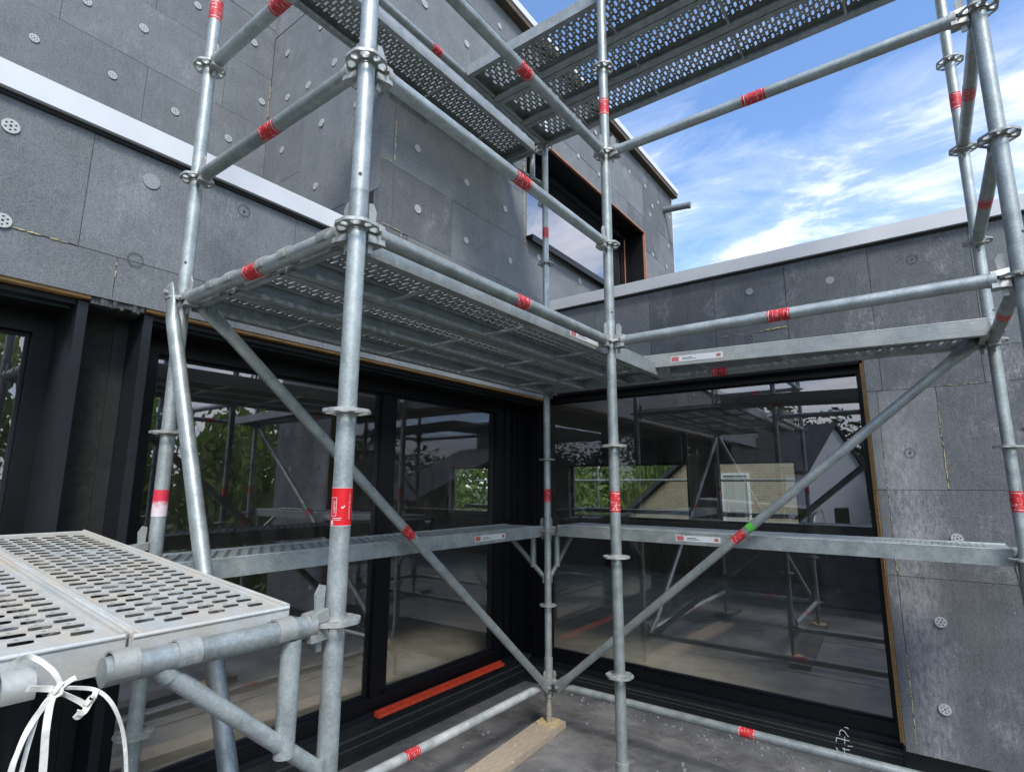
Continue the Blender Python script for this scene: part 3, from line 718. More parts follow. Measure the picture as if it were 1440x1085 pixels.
# wedge heads
def head_mesh():
    bm = bmesh.new()
    for s in (-1, 1):                              # lips above and below the rosette, flaring to the tube
        pr = [(.027, .014), (.064, .024), (.078, TR), (.078, -TR), (.064, -.024), (.027, -.014)]
        z0, z1 = (.0065, .033) if s > 0 else (-.033, -.0065)
        A = [bm.verts.new((x, y, z0*(1. if x > .05 else 1.))) for x, y in pr]
        B = [bm.verts.new((x, y*.8, z1*(1. if x < .06 else .78))) for x, y in pr]
        if s < 0: pass
        bm.faces.new(A[::-1]); bm.faces.new(B)
        for i in range(6): bm.faces.new((A[i], A[(i+1) % 6], B[(i+1) % 6], B[i]))
    bm_tube(bm, (.063, 0, 0), (.085, 0, 0), TR+.003, 20, TR+.0015)
    bmesh.ops.recalc_face_normals(bm, faces=bm.faces)
    return to_mesh('wedge_head', bm, 'galvanised_cast')
HEAD = head_mesh()
def wedge_mesh():
    bm = bmesh.new()
    pr = [(.036, -.060), (.050, -.060), (.056, .020), (.060, .066), (.048, .088), (.033, .084), (.035, .02)]
    A = [bm.verts.new((x, -.0032, z)) for x, z in pr]; B = [bm.verts.new((x, .0032, z)) for x, z in pr]
    bm.faces.new(A); bm.faces.new(B[::-1])
    for i in range(7): bm.faces.new((A[i], B[i], B[(i+1) % 7], A[(i+1) % 7]))
    bmesh.ops.recalc_face_normals(bm, faces=bm.faces)
    return to_mesh('wedge', bm, 'galvanised_cast')
WEDGE = wedge_mesh()
def add_heads(t, L, both=True):
    for k in range(2 if both else 1):
        m_ = Matrix.Identity(4) if k == 0 else Matrix.Translation((L, 0, 0)) @ Matrix.Rotation(math.pi, 4, 'Z')
        h = obj('wedge_head', HEAD, t, mw=m_); obj('wedge', WEDGE, h)
def ledger(a, b, z, label, stk=SR, group=None, mat='galvanised'):
    p0, p1 = Vector((*a, z)), Vector((*b, z)); L = (p1-p0).length
    t = thing('scaffold_ledger', label, 'scaffold tube', mw=axis_matrix(p0, p1-p0), group=group)
    obj('tube', tube_mesh(L-.15, TR, mat), t, (.075, 0, 0)); add_heads(t, L)
    if stk: obj('sticker', ring_sticker(rnd.choice((.084, .09, .095)), stk), t, mw=Matrix.Translation((L/2+rnd.uniform(-.02, .02), 0, 0)) @ Matrix.Rotation(rnd.uniform(0, 6.28), 4, 'X'))
    return t
for z, w_ in ((1, 'carrying the claws of the three slotted decks'), (1.5, 'as knee rail above the three slotted decks'), (2, 'as hand rail above the three slotted decks'), (3, 'level with the topmost decks'), (-1, 'close above the terrace floor')):
    ledger(PA, PB, z, 'short cross tube left of the glazed corner, ' + w_)
for z, w_ in ((1, 'alongside the edge of the slotted decks'), (1.5, 'as knee rail along the slotted decks'), (2, 'as hand rail along the slotted decks'), (-1, 'low along the floor')):
    ledger(PA, PC, z, 'long tube running to the free outer corner upright ' + w_)
for z, w_ in ((1, 'at walkway height'), (2, 'against the open sky'), (-1, 'low along the terrace floor')):
    ledger(PC, PF, z, 'long tube from the outer corner parallel to the right wall ' + w_)
for z, w_ in ((1, 'under the lone deck'), (1.5, 'at knee height'), (2, 'at hand height'), (3, 'under the top decks'), (-1, 'at floor level')):
    ledger(PF, PE, z, 'short tube joining two uprights by the right wall ' + w_)
ledger(PD, PE, 1, 'tube under the lone deck along the top of the right window')
ledger(PD, PE, -1, 'low grey tube parallel to the sill of the right window')
ledger(PD, PB, 3, 'high tube along the upper wall holding the claws of the top decks')
ledger(PD, PB, -1, 'low paint spattered tube parallel to the red batten', mat='galvanised_spattered')
# diagonal braces
def brace(p0, p1, label, stk=None, tape=False, r=TR):
    p0, p1 = Vector(p0), Vector(p1); L = (p1-p0).length
    t = thing('diagonal_brace', label, 'scaffold tube', mw=axis_matrix(p0, p1-p0))
    bm = bmesh.new(); S = 20; secs = [(-.03, .4, 1.35), (.0, .35, 1.38), (.05, .45, 1.33), (.13, 1, 1), (L-.13, 1, 1), (L-.05, .45, 1.33), (L, .35, 1.38), (L+.03, .4, 1.35)]
    rings = [[bm.verts.new((x, r*fy*math.cos(2*math.pi*i/S), r*fz*math.sin(2*math.pi*i/S))) for i in range(S)] for x, fy, fz in secs]
    for A, B in zip(rings[:-1], rings[1:]):
        for i in range(S):
            f = bm.faces.new((A[i], A[(i+1) % S], B[(i+1) % S], B[i])); f.smooth = True
    bm.faces.new(rings[0][::-1]); bm.faces.new(rings[-1]); bmesh.ops.recalc_face_normals(bm, faces=bm.faces)
    obj('tube', to_mesh('tube', bm, 'galvanised'), t)
    if stk: obj('sticker', ring_sticker(.085, SR), t, (stk, 0, 0))
    if tape: obj('tape', ring_sticker(.04, 'green_tape', TR+.0008), t, (tape, 0, 0))
    for x in (0, L):
        bm = bmesh.new(); bm_tube(bm, (x, -.022, 0), (x, .022, 0), .009, 10); obj('rivet', to_mesh('rivet', bm, 'galvanised_cast'), t)
    return t
brace((xB+.045, yA+.07, .975), (xB+.045, yD-.08, -1.0), 'diagonal tube falling from the worn label upright to the inner corner jack', 1.40)
sx_ = 1.66
brace((xB+.09, yD-.03, -1.0), (xE-.08, yD-.03, .99), 'diagonal tube with red label and green tape crossing the right window', 1.60, 1.69)
brace((xB-.01, yA-.045, 1.02), (xA-.02, yA-.045, -1.05), 'diagonal tube leaning in front of the left sliding window behind the near decks', None)

# decks -------------------------------------------------------------
def cell_geometry():
    bm = bmesh.new(); cl_, cw = .05, .043
    def ob(cx, cy, hx, hy, k=3):
        pts_ = []; r_ = hx
        for j in range(k+1): a = math.pi*j/k; pts_.append((cx + r_*math.cos(a), cy + hy-r_ + r_*math.sin(a)))
        for j in range(k+1): a = math.pi + math.pi*j/k; pts_.append((cx + r_*math.cos(a), cy - hy+r_ + r_*math.sin(a)))
        return pts_
    sl_ = ob(.0165, 0, .0070, .0188); ho = [(.0415+.0046*math.cos(2*math.pi*i/6), .0046*math.sin(2*math.pi*i/6)) for i in range(6)]
    rect = [(0, -cw/2), (cl_, -cw/2), (cl_, cw/2), (0, cw/2)]
    tmp = bmesh.new(); ed = []
    for lp in (rect, sl_, ho):
        vv = [tmp.verts.new((x, y, 0)) for x, y in lp]
        for i in range(len(vv)): ed.append(tmp.edges.new((vv[i], vv[(i+1) % len(vv)])))
    bmesh.ops.triangle_fill(tmp, use_beauty=True, edges=ed, normal=(0, 0, 1)); tmp.verts.index_update()
    V = [v.co.copy() for v in tmp.verts]; F = []
    for f in tmp.faces:
        ii = [v.index for v in f.verts]; F.append(ii if f.normal.z > 0 else ii[::-1])
    tmp.free(); bm.free()
    nr, ns_ = 4, len(sl_)
    for i in range(nr, nr+ns_):                    # pressed lips: one long side of each slot stands proud, the other dips
        V[i].z = .0020 if V[i].x > .0165 else -.0012
    for lp0, ln_ in ((nr, ns_), (nr+ns_, 6)):
        t0 = len(V)
        for i in range(ln_): V.append(V[lp0+i].copy())
        b0 = len(V)
        for i in range(ln_): q = V[lp0+i].copy(); q.z -= .0016; V.append(q)
        for i in range(ln_): j = (i+1) % ln_; F.append([t0+i, b0+i, b0+j, t0+j])
    return V, F
CV, CF_ = cell_geometry()
def sheet_mesh(L, W, mat):
    def f():
        V, F = [], []; nl = 6 if W > .25 else 2; cw, cl_ = .043, .05
        x0, x1 = .035, L-.035; m0 = .075
        def quad(a, b, c, d):
            k = len(V); V.extend([(a, c, 0), (b, c, 0), (b, d, 0), (a, d, 0)]); F.append([k, k+1, k+2, k+3])
        half = nl*cw/2
        quad(x0, x1, -W/2+.004, -half); quad(x0, x1, half, W/2-.004)
        for l in range(nl):
            yc_ = -half + cw*(l+.5); off = 0 if l % 2 == 0 else cl_/2
            s = m0+off; k = int((x1-.04-s)/cl_)
            quad(x0, s, yc_-cw/2, yc_+cw/2); quad(s+k*cl_, x1, yc_-cw/2, yc_+cw/2)
            for i in range(k):
                b0 = len(V); V.extend([(v.x+s+i*cl_, v.y+yc_, v.z) for v in CV]); F.extend([[q+b0 for q in f_] for f_ in CF_])
        me = bpy.data.meshes.new('walking_sheet'); me.from_pydata(V, [], F); me.materials.append(MAT[mat]); me.polygons.foreach_set('use_smooth', [True]*len(me.polygons)); me.update(); return me
    return cached(('sheet', round(L, 3), W, mat), f)
def rail_mesh(L, mat):
    def f():
        bm = bmesh.new(); a, b = .035, L-.035          # y=0 outer face, inwards is +y
        bm_box(bm, (a, 0, -.072), (b, .0025, -.002)); bm_box(bm, (a, .0026, -.072), (b, .036, -.0695)); bm_box(bm, (a, .0335, -.0694), (b, .036, -.056))
        bm_tube(bm, (a, .0055, .0005), (b, .0055, .0005), .0058, 10)
        bm_tube(bm, (a, .0175, -.0008), (b, .0175, -.0008), .0035, 8)
        return to_mesh('side_rail', bm, mat)
    return cached(('rail', round(L, 3), mat), f)
def end_mesh(W, mat):
    def f():
        bm = bmesh.new(); bm_box(bm, (.0322, -W/2+.003, -.062), (.0347, W/2-.003, -.0035)); bm_tube(bm, (.034, -W/2+.004, -.003), (.034, W/2-.004, -.003), .0045, 8)
        bm_box(bm, (.0348, -W/2+.04, -.062), (.056, W/2-.04, -.0595))
        return to_mesh('end_plate', bm, mat)
    return cached(('end', W, mat), f)
def claw_mesh(drop):
    def f():
        bm = bmesh.new(); hw = .0205; ri, ro = TR+.0010, TR+.0048; zc_ = -drop; S = 16
        A0, A1 = R(-8), R(205); prev = None
        rows = []
        rows.append(((.036, zc_-.012), (.036, zc_+ri*.9+.008)))
        for i in range(S+1):
            a = A0+(A1-A0)*i/S; rows.append(((ri*math.cos(a), zc_+ri*math.sin(a)), (ro*math.cos(a)*1.02, zc_+ro*math.sin(a))))
        vr = []
        for (xi, zi), (xo, zo) in rows: vr.append([bm.verts.new((xi, -hw, zi)), bm.verts.new((xo, -hw, zo)), bm.verts.new((xo, hw, zo)), bm.verts.new((xi, hw, zi))])
        for A, B in zip(vr[1:-1], vr[2:]):
            for i in range(4): fc = bm.faces.new((A[i], A[(i+1) % 4], B[(i+1) % 4], B[i])); fc.smooth = True
            for i in range(4): bm.edges.get((A[i], B[i])).smooth = False
        for fc in (bm.faces.new(vr[1]), bm.faces.new(vr[-1][::-1])):
            for e in fc.edges: e.smooth = False
        for v in vr[0]: bm.verts.remove(v)
        bm_box(bm, (ri*.98, -hw+.002, zc_-.016), (.038, hw-.002, zc_+.018))
        bmesh.ops.recalc_face_normals(bm, faces=bm.faces); return to_mesh('claw', bm, 'galvanised_cast')
    return cached(('claw', drop), f)
DROP = .042
def deck(p0, p1, label, W=.32, mat='galvanised', stiff=(), lab=None, claws0=(-.1, .1), claws1=(-.1, .1), group=None, zoff=DROP):
    """p0, p1: points on the two supporting tube axes along the deck's centre line"""
    p0, p1 = Vector(p0)+Vector((0, 0, zoff)), Vector(p1)+Vector((0, 0, zoff)); L = (p1-p0).length
    t = thing('scaffold_deck', label, 'scaffold deck', mw=axis_matrix(p0, p1-p0), group=group)
    obj('walking_sheet', sheet_mesh(L, W, mat), t)
    rm = rail_mesh(L, mat)
    obj('side_rail', rm, t, (0, -W/2, 0)); obj('side_rail', rm, t, mw=Matrix.Translation((L, W/2, 0)) @ Matrix.Rotation(math.pi, 4, 'Z'))
    em = end_mesh(W, mat); flip = Matrix.Translation((L, 0, 0)) @ Matrix.Rotation(math.pi, 4, 'Z')
    obj('end_plate', em, t); obj('end_plate', em, t, mw=flip)
    for y in claws0: obj('claw', claw_mesh(DROP), t, (0, y, 0))
    for y in claws1: obj('claw', claw_mesh(DROP), t, mw=flip @ Matrix.Translation((0, y, 0)))
    k = max(1, round(L/.82)); 
    for i in range(k+1 if not stiff else 0):
        x = .42 + (L-.84)*i/k if L > 1.2 else L*(i+1)/(k+2)
        def sm():
            bm = bmesh.new(); bm_tube(bm, (0, -W/2+.03, -.064), (0, W/2-.03, -.064), .0075, 10)
            return to_mesh('cross_bar', bm, mat)
        obj('cross_bar', cached(('xb', W, mat), sm), t, (x, 0, 0))
    if lab is not None:
        side, x, ln_ = lab; y = side*(W/2+.0006)
        def lm():
            bm = bmesh.new(); bm_box(bm, (-ln_/2, -.0006, -.052), (ln_/2, .0006, -.018)); return to_mesh('label_plate', bm, 'label_white')
        lp = obj('label_plate', lm(), t, (x, y, 0))
        for (a, b, z0, z1, mt) in ((-ln_/2+.006, -ln_/2+.05, -.048, -.022, 'label_red'), (-ln_/2+.07, -ln_/2+.13, -.034, -.030, 'label_dark'), (-ln_/2+.07, -ln_/2+.15, -.042, -.039, 'label_dark'), (ln_/2-.035, ln_/2-.012, -.043, -.026, 'label_dark' if side > 0 else 'label_red')):
            a_, b_ = (a, b) if side < 0 else (-b, -a)
            bm = bmesh.new(); bm_box(bm, (a_, side*.0007, z0), (b_, side*.0011, z1)); obj('print_mark', to_mesh('print_mark', bm, mt), lp)
    return t
# three decks of the left bay at +1.0
DZ = 1.0
cx = [-1.395, -1.722, -2.049]
deck((cx[0], yA, DZ), (cx[0], yD, DZ), 'slotted steel deck overhead along the tube facing the open terrace', lab=(-1, 1.42, .36))
deck((cx[1], yA, DZ), (cx[1], yD, DZ), 'slotted steel deck overhead, middle one of three side by side')
deck((cx[2], yA, DZ), (cx[2], yD, DZ), 'slotted steel deck overhead, closest of three to the left window')
# lone deck of the right bay, lying on the left decks at its far end
deck((-1.42, 3.265, 1.048), (xE, 3.265, 1.0), 'lone steel deck overhead in front of the right wall, one end on other decks', lab=(-1, .43, .30), mat='galvanised_cast')
# bracket walkways at 0
deck((xB-.19, yA-.6, 0), (xB-.19, yD-.01, 0), 'narrow steel walkway plank along the left sliding window', lab=(-1, 2.52, .30), zoff=.030)
deck((xB+.02, yD+.205, 0), (xE, yD+.205, 0), 'narrow steel walkway plank along the right window', lab=(-1, 1.03, .27), zoff=.036)
# top decks at 3.0
for y, l_ in ((yC+.195, 'topmost perforated deck nearest the open terrace, against the sky'), (yC+.522, 'topmost perforated deck, middle of the three against the sky'), (yC+.849, 'topmost perforated deck, closest of three to the upper window')):
    deck((xB, y, 3.), (xE, y, 3.), l_, mat='galvanised_dark')
deck((xB-.235, yA-.05, 3.), (xB-.235, yD+.0, 3.), 'single perforated deck on brackets beside the upper storey wall', mat='galvanised_dark')
# near decks on the small bracket
TILT = .070; LN = 1.44
deck((xA, .61, .0), (xA-LN, .61, TILT*LN), 'dusty slotted deck on the bracket of the red labelled upright', mat='galvanised_dusty', claws0=(-.125, .075))
deck((xA, .285, .004), (xA-LN, .285, .004+TILT*LN), 'dusty slotted deck with a white strap tied to its end', mat='galvanised_dusty', claws0=(-.155+.01, .0, .15))

# console brackets
def bracket(p, z, d, Lb, label, stub=.123, foot=-.32, far_=.315, far_z=-.075, mat='galvanised'):
    t = thing('scaffold_bracket', label, 'bracket', mw=axis_matrix((p[0], p[1], z), d))
    obj('top_tube', tube_mesh(Lb-.07), t, (.07, 0, 0)); add_heads(t, Lb, False)
    bm = bmesh.new(); bm_tube(bm, (stub, 0, -.02), (stub, 0, -.235+(.0 if foot > -.31 else -.02)), .0215, 18); obj('stub_tube', to_mesh('stub_tube', bm, mat), t)
    bm = bmesh.new(); bm_tube(bm, (.026, 0, foot), (far_, 0, far_z), .0168, 16)
    bm_tube(bm, (far_-.012, 0, far_z-.012), (far_+.018, 0, far_z+.026), .019, 12); obj('strut', to_mesh('strut', bm, mat), t)
    bm = bmesh.new(); bm_box(bm, (.022, -.016, foot-.035), (.034, .016, foot+.02)); obj('foot_shoe', to_mesh('foot_shoe', bm, mat), t)
    return t
bracket(PA, 0, (0, -1, 0), .470, 'welded bracket on the red labelled upright carrying dusty decks', .112, -.31, .372, -.022)
bracket(PD, 0, (-1, 0, 0), .39, 'small bracket on the inner corner upright pointing to the left window')
bracket(PD, 0, (0, 1, 0), .39, 'small bracket on the inner corner upright pointing to the right window')
bracket(PE, 0, (0, 1, 0), .39, 'small bracket on the upright beside the insulated wall, carrying the right plank')
bracket(PD, 3., (-1, 0, 0), .39, 'small bracket high on the inner corner upright under the single top deck')
bracket(PB, 3., (-1, 0, 0), .39, 'small bracket high on the worn label upright under the single top deck')
bracket(PB, .0, (-1, 0, 0), .39, 'small bracket on the worn label upright carrying the left plank')
bracket(PB, .085, (0, -1, 0), .73, 'bracket on the worn label upright under the rear end of the dusty decks')

# ================================================================== SMALL THINGS
# timber sole boards
def sole(p, rot, L0, L1, label, w_=.175, mat='dark_timber'):
    t = thing('sole_board', label, 'board', (p[0], p[1], ZF)); t.rotation_euler = (0, 0, rot)
    bm = bmesh.new(); bm_box(bm, (-w_/2, L0, .0), (w_/2, L1, .044)); bmesh.ops.bevel(bm, geom=bm.edges[:], offset=.004, segments=2, affect='EDGES')
    obj('timber', to_mesh('timber', bm, mat), t); return t
sole(PD, R(4), -2.0, .085, 'pale paint spattered timber board under the inner corner jack', mat='board_wood')
sole(PA, R(-3), -.3, 1.75, 'dark timber board under the two terrace side uprights')
sole(PE, R(2), -1.35, .12, 'dark timber board under the two uprights by the right wall')
sole(PB, R(2), -.35, .2, 'short dark timber board under the worn label upright')
# red batten
t = thing('red_batten', 'red painted batten lying on the sill below the left sliding window', 'batten', (-2.875, 2.485, -1.096))
bm = bmesh.new(); bm_box(bm, (-.022, 0, 0), (.030, 1.27, .022)); bm_box(bm, (-.022, .0, .0225), (.004, 1.268, .034)); bmesh.ops.bevel(bm, geom=bm.edges[:], offset=.003, segments=2, affect='EDGES')
obj('batten', to_mesh('batten', bm, 'red_paint'), t)
# chalk figures on the upstand
def px_chalk(u, v):                                # strokes measured on the upstand face (x along the wall, z up)
    X = 1140 + u/9.; Y = 980 + v/9.
    d = fw + r2*((X-720)/776.72) + u2*((542.5-Y)/776.72); k = (YG-.0985)/d.y
    return (d.x*k, YG-.0985, .3189+d.z*k)
ST = [[(320, 630), (350, 675), (362, 700)], [(400, 645), (450, 660), (495, 665)], [(420, 635), (428, 685), (432, 715)], [(470, 615), (530, 620)],
      [(322, 558), (325, 507), (400, 530), (490, 550)], [(430, 500), (430, 585)], [(368, 478), (364, 432), (388, 407), (430, 430), (470, 490), (482, 495)], [(430, 380), (460, 378), (475, 400)]]
ch = thing('chalk_writing', '', 'writing', (-.56, YG-.0985, -1.2)); tag(ch, 'white chalk figures handwritten on the black upstand under the right window', 'writing')
for s in ST:
    bm = bmesh.new(); P_ = [Vector(px_chalk(*q)) for q in s]
    for a, b in zip(P_[:-1], P_[1:]): bm_tube(bm, a, b, .0026, 6)
    obj('chalk_stroke', to_mesh('chalk_stroke', bm, 'chalk'), ch, mw=Matrix.Translation((.56, -(YG-.0985), 1.2)))
# white strap
def ribbon(bm, pts, w_, nrm=(1, 0, .1), th=.0007):
    P_ = [Vector(p) for p in pts]
    Q = []
    for i in range(len(P_)-1):                     # Catmull-Rom
        p0 = P_[max(i-1, 0)]; p1, p2 = P_[i], P_[i+1]; p3 = P_[min(i+2, len(P_)-1)]
        for k in range(6):
            s = k/6; Q.append(.5*((2*p1)+(p2-p0)*s+(2*p0-5*p1+4*p2-p3)*s*s+(3*p1-p0-3*p2+p3)*s**3))
    Q.append(P_[-1]); rows = []
    for i, q in enumerate(Q):
        tdir = (Q[min(i+1, len(Q)-1)]-Q[max(i-1, 0)]).normalized(); nn = Vector(nrm)
        nn = Matrix.Rotation(.5*math.sin(i*.33), 3, tdir) @ nn; sdir = tdir.cross(nn).normalized(); nn = sdir.cross(tdir)
        rows.append([bm.verts.new(q+sdir*w_*a+nn*th*b) for a, b in ((-.5, -1), (.5, -1), (.5, 1), (-.5, 1))])
    for A, B in zip(rows[:-1], rows[1:]):
        for i in range(4): f = bm.faces.new((A[i], A[(i+1) % 4], B[(i+1) % 4], B[i])); f.smooth = True
        for i in range(4): bm.edges.get((A[i], B[i])).smooth = False
    bm.faces.new(rows[0][::-1]); bm.faces.new(rows[-1])
t = thing('tie_strap', 'white plastic strap knotted round the end of the dusty deck, ends hanging', 'strap', (-1.09, .32, .02))
SM = Matrix.Translation((1.09, -.32, -.02))
def strap(name, pts, w_=.0115, nrm=(1, -.5, .15)):
    bm = bmesh.new(); ribbon(bm, pts, w_*.66, nrm); obj(name, to_mesh(name, bm, 'strap_white'), t, mw=SM)
strap('loop', [(-1.185, .283, .038), (-1.16, .292, .052), (-1.128, .300, .050), (-1.112, .318, .030), (-1.108, .326, .010), (-1.106, .318, .004)])
strap('tail', [(-1.108, .345, .018), (-1.104, .330, .012), (-1.10, .312, -.004), (-1.095, .293, -.030), (-1.09, .281, -.062), (-1.09, .276, -.10), (-1.09, .28, -.20)], .012)
strap('tail', [(-1.108, .330, .010), (-1.10, .316, -.004), (-1.088, .310, -.04), (-1.085, .312, -.09), (-1.085, .318, -.20)], .0145)
strap('tail', [(-1.106, .322, .006), (-1.102, .305, -.012), (-1.098, .296, -.045), (-1.098, .290, -.10), (-1.10, .284, -.20)], .009)
strap('side_loop', [(-1.108, .315, .010), (-1.102, .345, .004), (-1.098, .372, -.006), (-1.09, .392, -.028), (-1.088, .408, -.062), (-1.09, .419, -.10), (-1.092, .428, -.16), (-1.095, .432, -.24)], .0085)
strap('bow', [(-1.108, .316, .008), (-1.102, .340, -.008), (-1.098, .360, -.026), (-1.096, .352, -.038), (-1.094, .346, -.033)], .012)
strap('bow', [(-1.108, .285, .018), (-1.106, .30, .014), (-1.104, .316, .010)], .014)
strap('knot', [(-1.098, .372, -.005), (-1.092, .366, -.017), (-1.094, .358, -.022), (-1.088, .364, -.012), (-1.094, .362, -.026), (-1.088, .354, -.031), (-1.094, .348, -.030)], .013)
strap('knot', [(-1.108, .328, .016), (-1.098, .319, .010), (-1.104, .314, .000), (-1.096, .324, .004), (-1.102, .320, .014)], .012)

# crumbs of foam and grit swept about the floor
bm = bmesh.new(); q_ = random.Random(3)
for k in range(420):
    x, y = q_.uniform(-2.8, .8), q_.uniform(.2, 4.05)
    if q_.random() < .45: y = 4.06 - abs(q_.gauss(0, .12))
    sz = q_.choice((.002, .003, .003, .005, .007)); h_ = Vector((sz*q_.uniform(.6, 1.6), sz, sz*.6))
    vv = bm_box(bm, -h_, h_); bmesh.ops.transform(bm, matrix=Matrix.Translation((x, y, ZF+sz*.6+.001)) @ Matrix.Rotation(q_.uniform(0, 6.3), 4, 'Z'), verts=vv)
db = obj('floor_debris', to_mesh('floor_debris', bm, 'foam_plug')); db['kind'] = 'stuff'; tag(db, 'pale foam crumbs and grit scattered on the terrace floor', 'debris')
# ================================================================== SURROUNDINGS (seen through and mirrored in the panes)
def leaf_mesh(seed, nleaf, size, mat, sx=1., sz=1., droop=False):
    q = random.Random(seed); V, F = [], []
    cl_ = [(q.gauss(0, .5), q.gauss(0, .5), q.gauss(0, .5), q.uniform(.22, .46)) for _ in range(26)]
    for i in range(nleaf):
        a, b, c, rr = cl_[q.randrange(26)]
        while True:
            d = Vector((q.uniform(-1, 1), q.uniform(-1, 1), q.uniform(-1, 1)))
            if .25 < d.length < 1: break
        p = Vector((a, b, c)); p = p*min(1, .8/max(p.length, .01)) + d*rr
        if droop: p.z -= q.uniform(0, .5)
        x = Vector((q.uniform(-1, 1), q.uniform(-1, 1), q.uniform(-1, 1) - (2.5 if droop else 0))).normalized(); y = x.orthogonal().normalized()
        y = Matrix.Rotation(q.uniform(0, 6.28), 3, x) @ y; s = size*q.uniform(.6, 1.3); k = len(V)
        wd = .22 if droop else .5
        V += [p - x*s, p + y*s*wd, p + x*s, p - y*s*wd]; F.append([k, k+1, k+2, k+3])
    me = bpy.data.meshes.new('crown'); me.from_pydata([tuple(v) for v in V], [], F); me.materials.append(MAT[mat]); return me
CROWN = {'bright': leaf_mesh(1, 5200, .05, 'leaf_bright'), 'dark': leaf_mesh(2, 5200, .05, 'leaf_dark'), 'pale': leaf_mesh(3, 4200, .045, 'leaf_pale'),
         'olive': leaf_mesh(4, 5200, .05, 'leaf_olive'), 'willow': leaf_mesh(5, 5200, .075, 'leaf_bright', droop=True)}
def tree(x, y, zc_, rx, rz, kind, label, name='tree', cat='tree', group=None):
    t = thing(name, label, cat, (x, y, ZG), group=group); h = zc_-ZG
    bm = bmesh.new(); bm_tube(bm, (0, 0, 0), (rnd.uniform(-.2, .2), .1, h*.7), .05*rx+.06, 9, .03*rx+.03)
    for k in range(5):
        a = rnd.uniform(0, 6.28); bm_tube(bm, (0, 0, h*(.45+.06*k)), (math.cos(a)*rx*.5, math.sin(a)*rx*.5, h*(.7+.08*k)), .05*rx*.6, 7, .02)
    obj('trunk', to_mesh('trunk', bm, 'bark'), t)
    o = obj('crown', CROWN[kind], t); o.location = (0, 0, h); o.scale = (rx, rx, rz); o.rotation_euler = (0, 0, rnd.uniform(0, 6))
    return t
# beyond the far windows
tree(-9.5, 15.5, -.2, 2.2, 2.6, 'bright', 'bright leafy tree filling the small far window behind the left glazing')
tree(-13.5, 17, .2, 2.5, 3.0, 'bright', 'broad light green tree beyond the far left corner of the house')
tree(-8.0, 19.5, .6, 2.0, 3.0, 'willow', 'yellow green weeping tree left of the brick gable')
tree(-10.6, 21, .0, 2.4, 3.2, 'dark', 'dark shrubby tree behind the weeping tree')
tree(-12.6, 24, .6, 3., 3.6, 'olive', 'olive green tree furthest behind the far windows')
tree(-7.9, 14.2, -1.6, 1.3, 1.3, 'pale', 'pale flowering bush outside the far windows', 'bush', 'bush')
# brick gable house
bh = thing('brick_house', 'yellowish brick house with a steep gable and slatted blinds behind the far windows', 'house', (-3., 18., ZG))
BM = Matrix.Translation((3., -18., -ZG))
bm = bmesh.new()
pr = [(-7.6, ZG), (1.6, ZG), (1.6, -.75), (-3., 3.1), (-7.6, -.75)]
A = [bm.verts.new((x, 16., z)) for x, z in pr]; B = [bm.verts.new((x, 22., z)) for x, z in pr]
bm.faces.new(A); bm.faces.new(B[::-1])
for i in range(5): bm.faces.new((A[i], B[i], B[(i+1) % 5], A[(i+1) % 5]))
bmesh.ops.recalc_face_normals(bm, faces=bm.faces); o = obj('wall', to_mesh('wall', bm, 'neighbour_brick'), bh, mw=BM)
bm = bmesh.new()
for s in (-1, 1):
    a, b = Vector((-3., 0, 3.2)), Vector((-3.+s*4.9, 0, -.95)); nn = Vector((s*.65, 0, .76))*.12
    v = [bm.verts.new(Vector((q.x, y, q.z))+k) for k in (Vector(), nn) for q, y in ((a, 15.8), (b, 15.8), (b, 22.2), (a, 22.2))]
    for f in ((0, 1, 2, 3), (7, 6, 5, 4), (0, 4, 5, 1), (1, 5, 6, 2), (2, 6, 7, 3), (3, 7, 4, 0)): bm.faces.new([v[i] for i in f])
bmesh.ops.recalc_face_normals(bm, faces=bm.faces); obj('roof', to_mesh('roof', bm, 'roof_tile'), bh, mw=BM)
wf = obj('window', None, bh); wf = boxes_obj('window_frame', frame_xz(15.93, 15.999, -4.6, -3.85, -.75, .66, .06, .06, .06, .06), 'white_render', bh); wf.matrix_local = BM
for o_ in [o_ for o_ in bh.children if o_.name.startswith('window') and o_.data is None]: bpy.data.objects.remove(o_)
for k in range(9):
    x = -4.53 + k*.072; box_obj('blind_slat', (x, 15.955, -.68), (x+.062, 15.965, .6), 'blind', wf)
# scaffold outside the far windows
for k, x in enumerate((-6.35, -5.75, -8.6, -.9)):
    t = thing('far_scaffold_post', ('thin scaffold upright outside the far windows, left of the weeping tree', 'thin scaffold upright outside the far windows, in front of the weeping tree', 'thin scaffold upright outside the small far window', 'thin scaffold upright outside, right of the slatted blinds')[k], 'post', (x, 10.9, ZG))
    obj('tube', tube_mesh(7.6), t, mw=UPM)
    for z in (0, .5, 1.): obj('rosette', ROS, t, (0, 0, z-ZG))
for z, l_ in ((.42, 'upper thin guard rail outside the far windows'), (1.0, 'higher guard rail outside the far windows')):
    t = thing('far_guard_rail', l_, 'scaffold tube', mw=axis_matrix((-9.2, 10.86, z), (1, 0, 0))); obj('tube', tube_mesh(9.), t)
deck((-9.2, 10.6, -.20), (-5.9, 10.6, -.20), 'walkway plank outside the far windows, left length'); deck((-5.85, 10.6, -.20), (-2.6, 10.6, -.20), 'walkway plank outside the far windows, middle length')
deck((-2.55, 10.6, -.2), (.1, 10.6, -.2), 'walkway plank outside the far windows, right length')

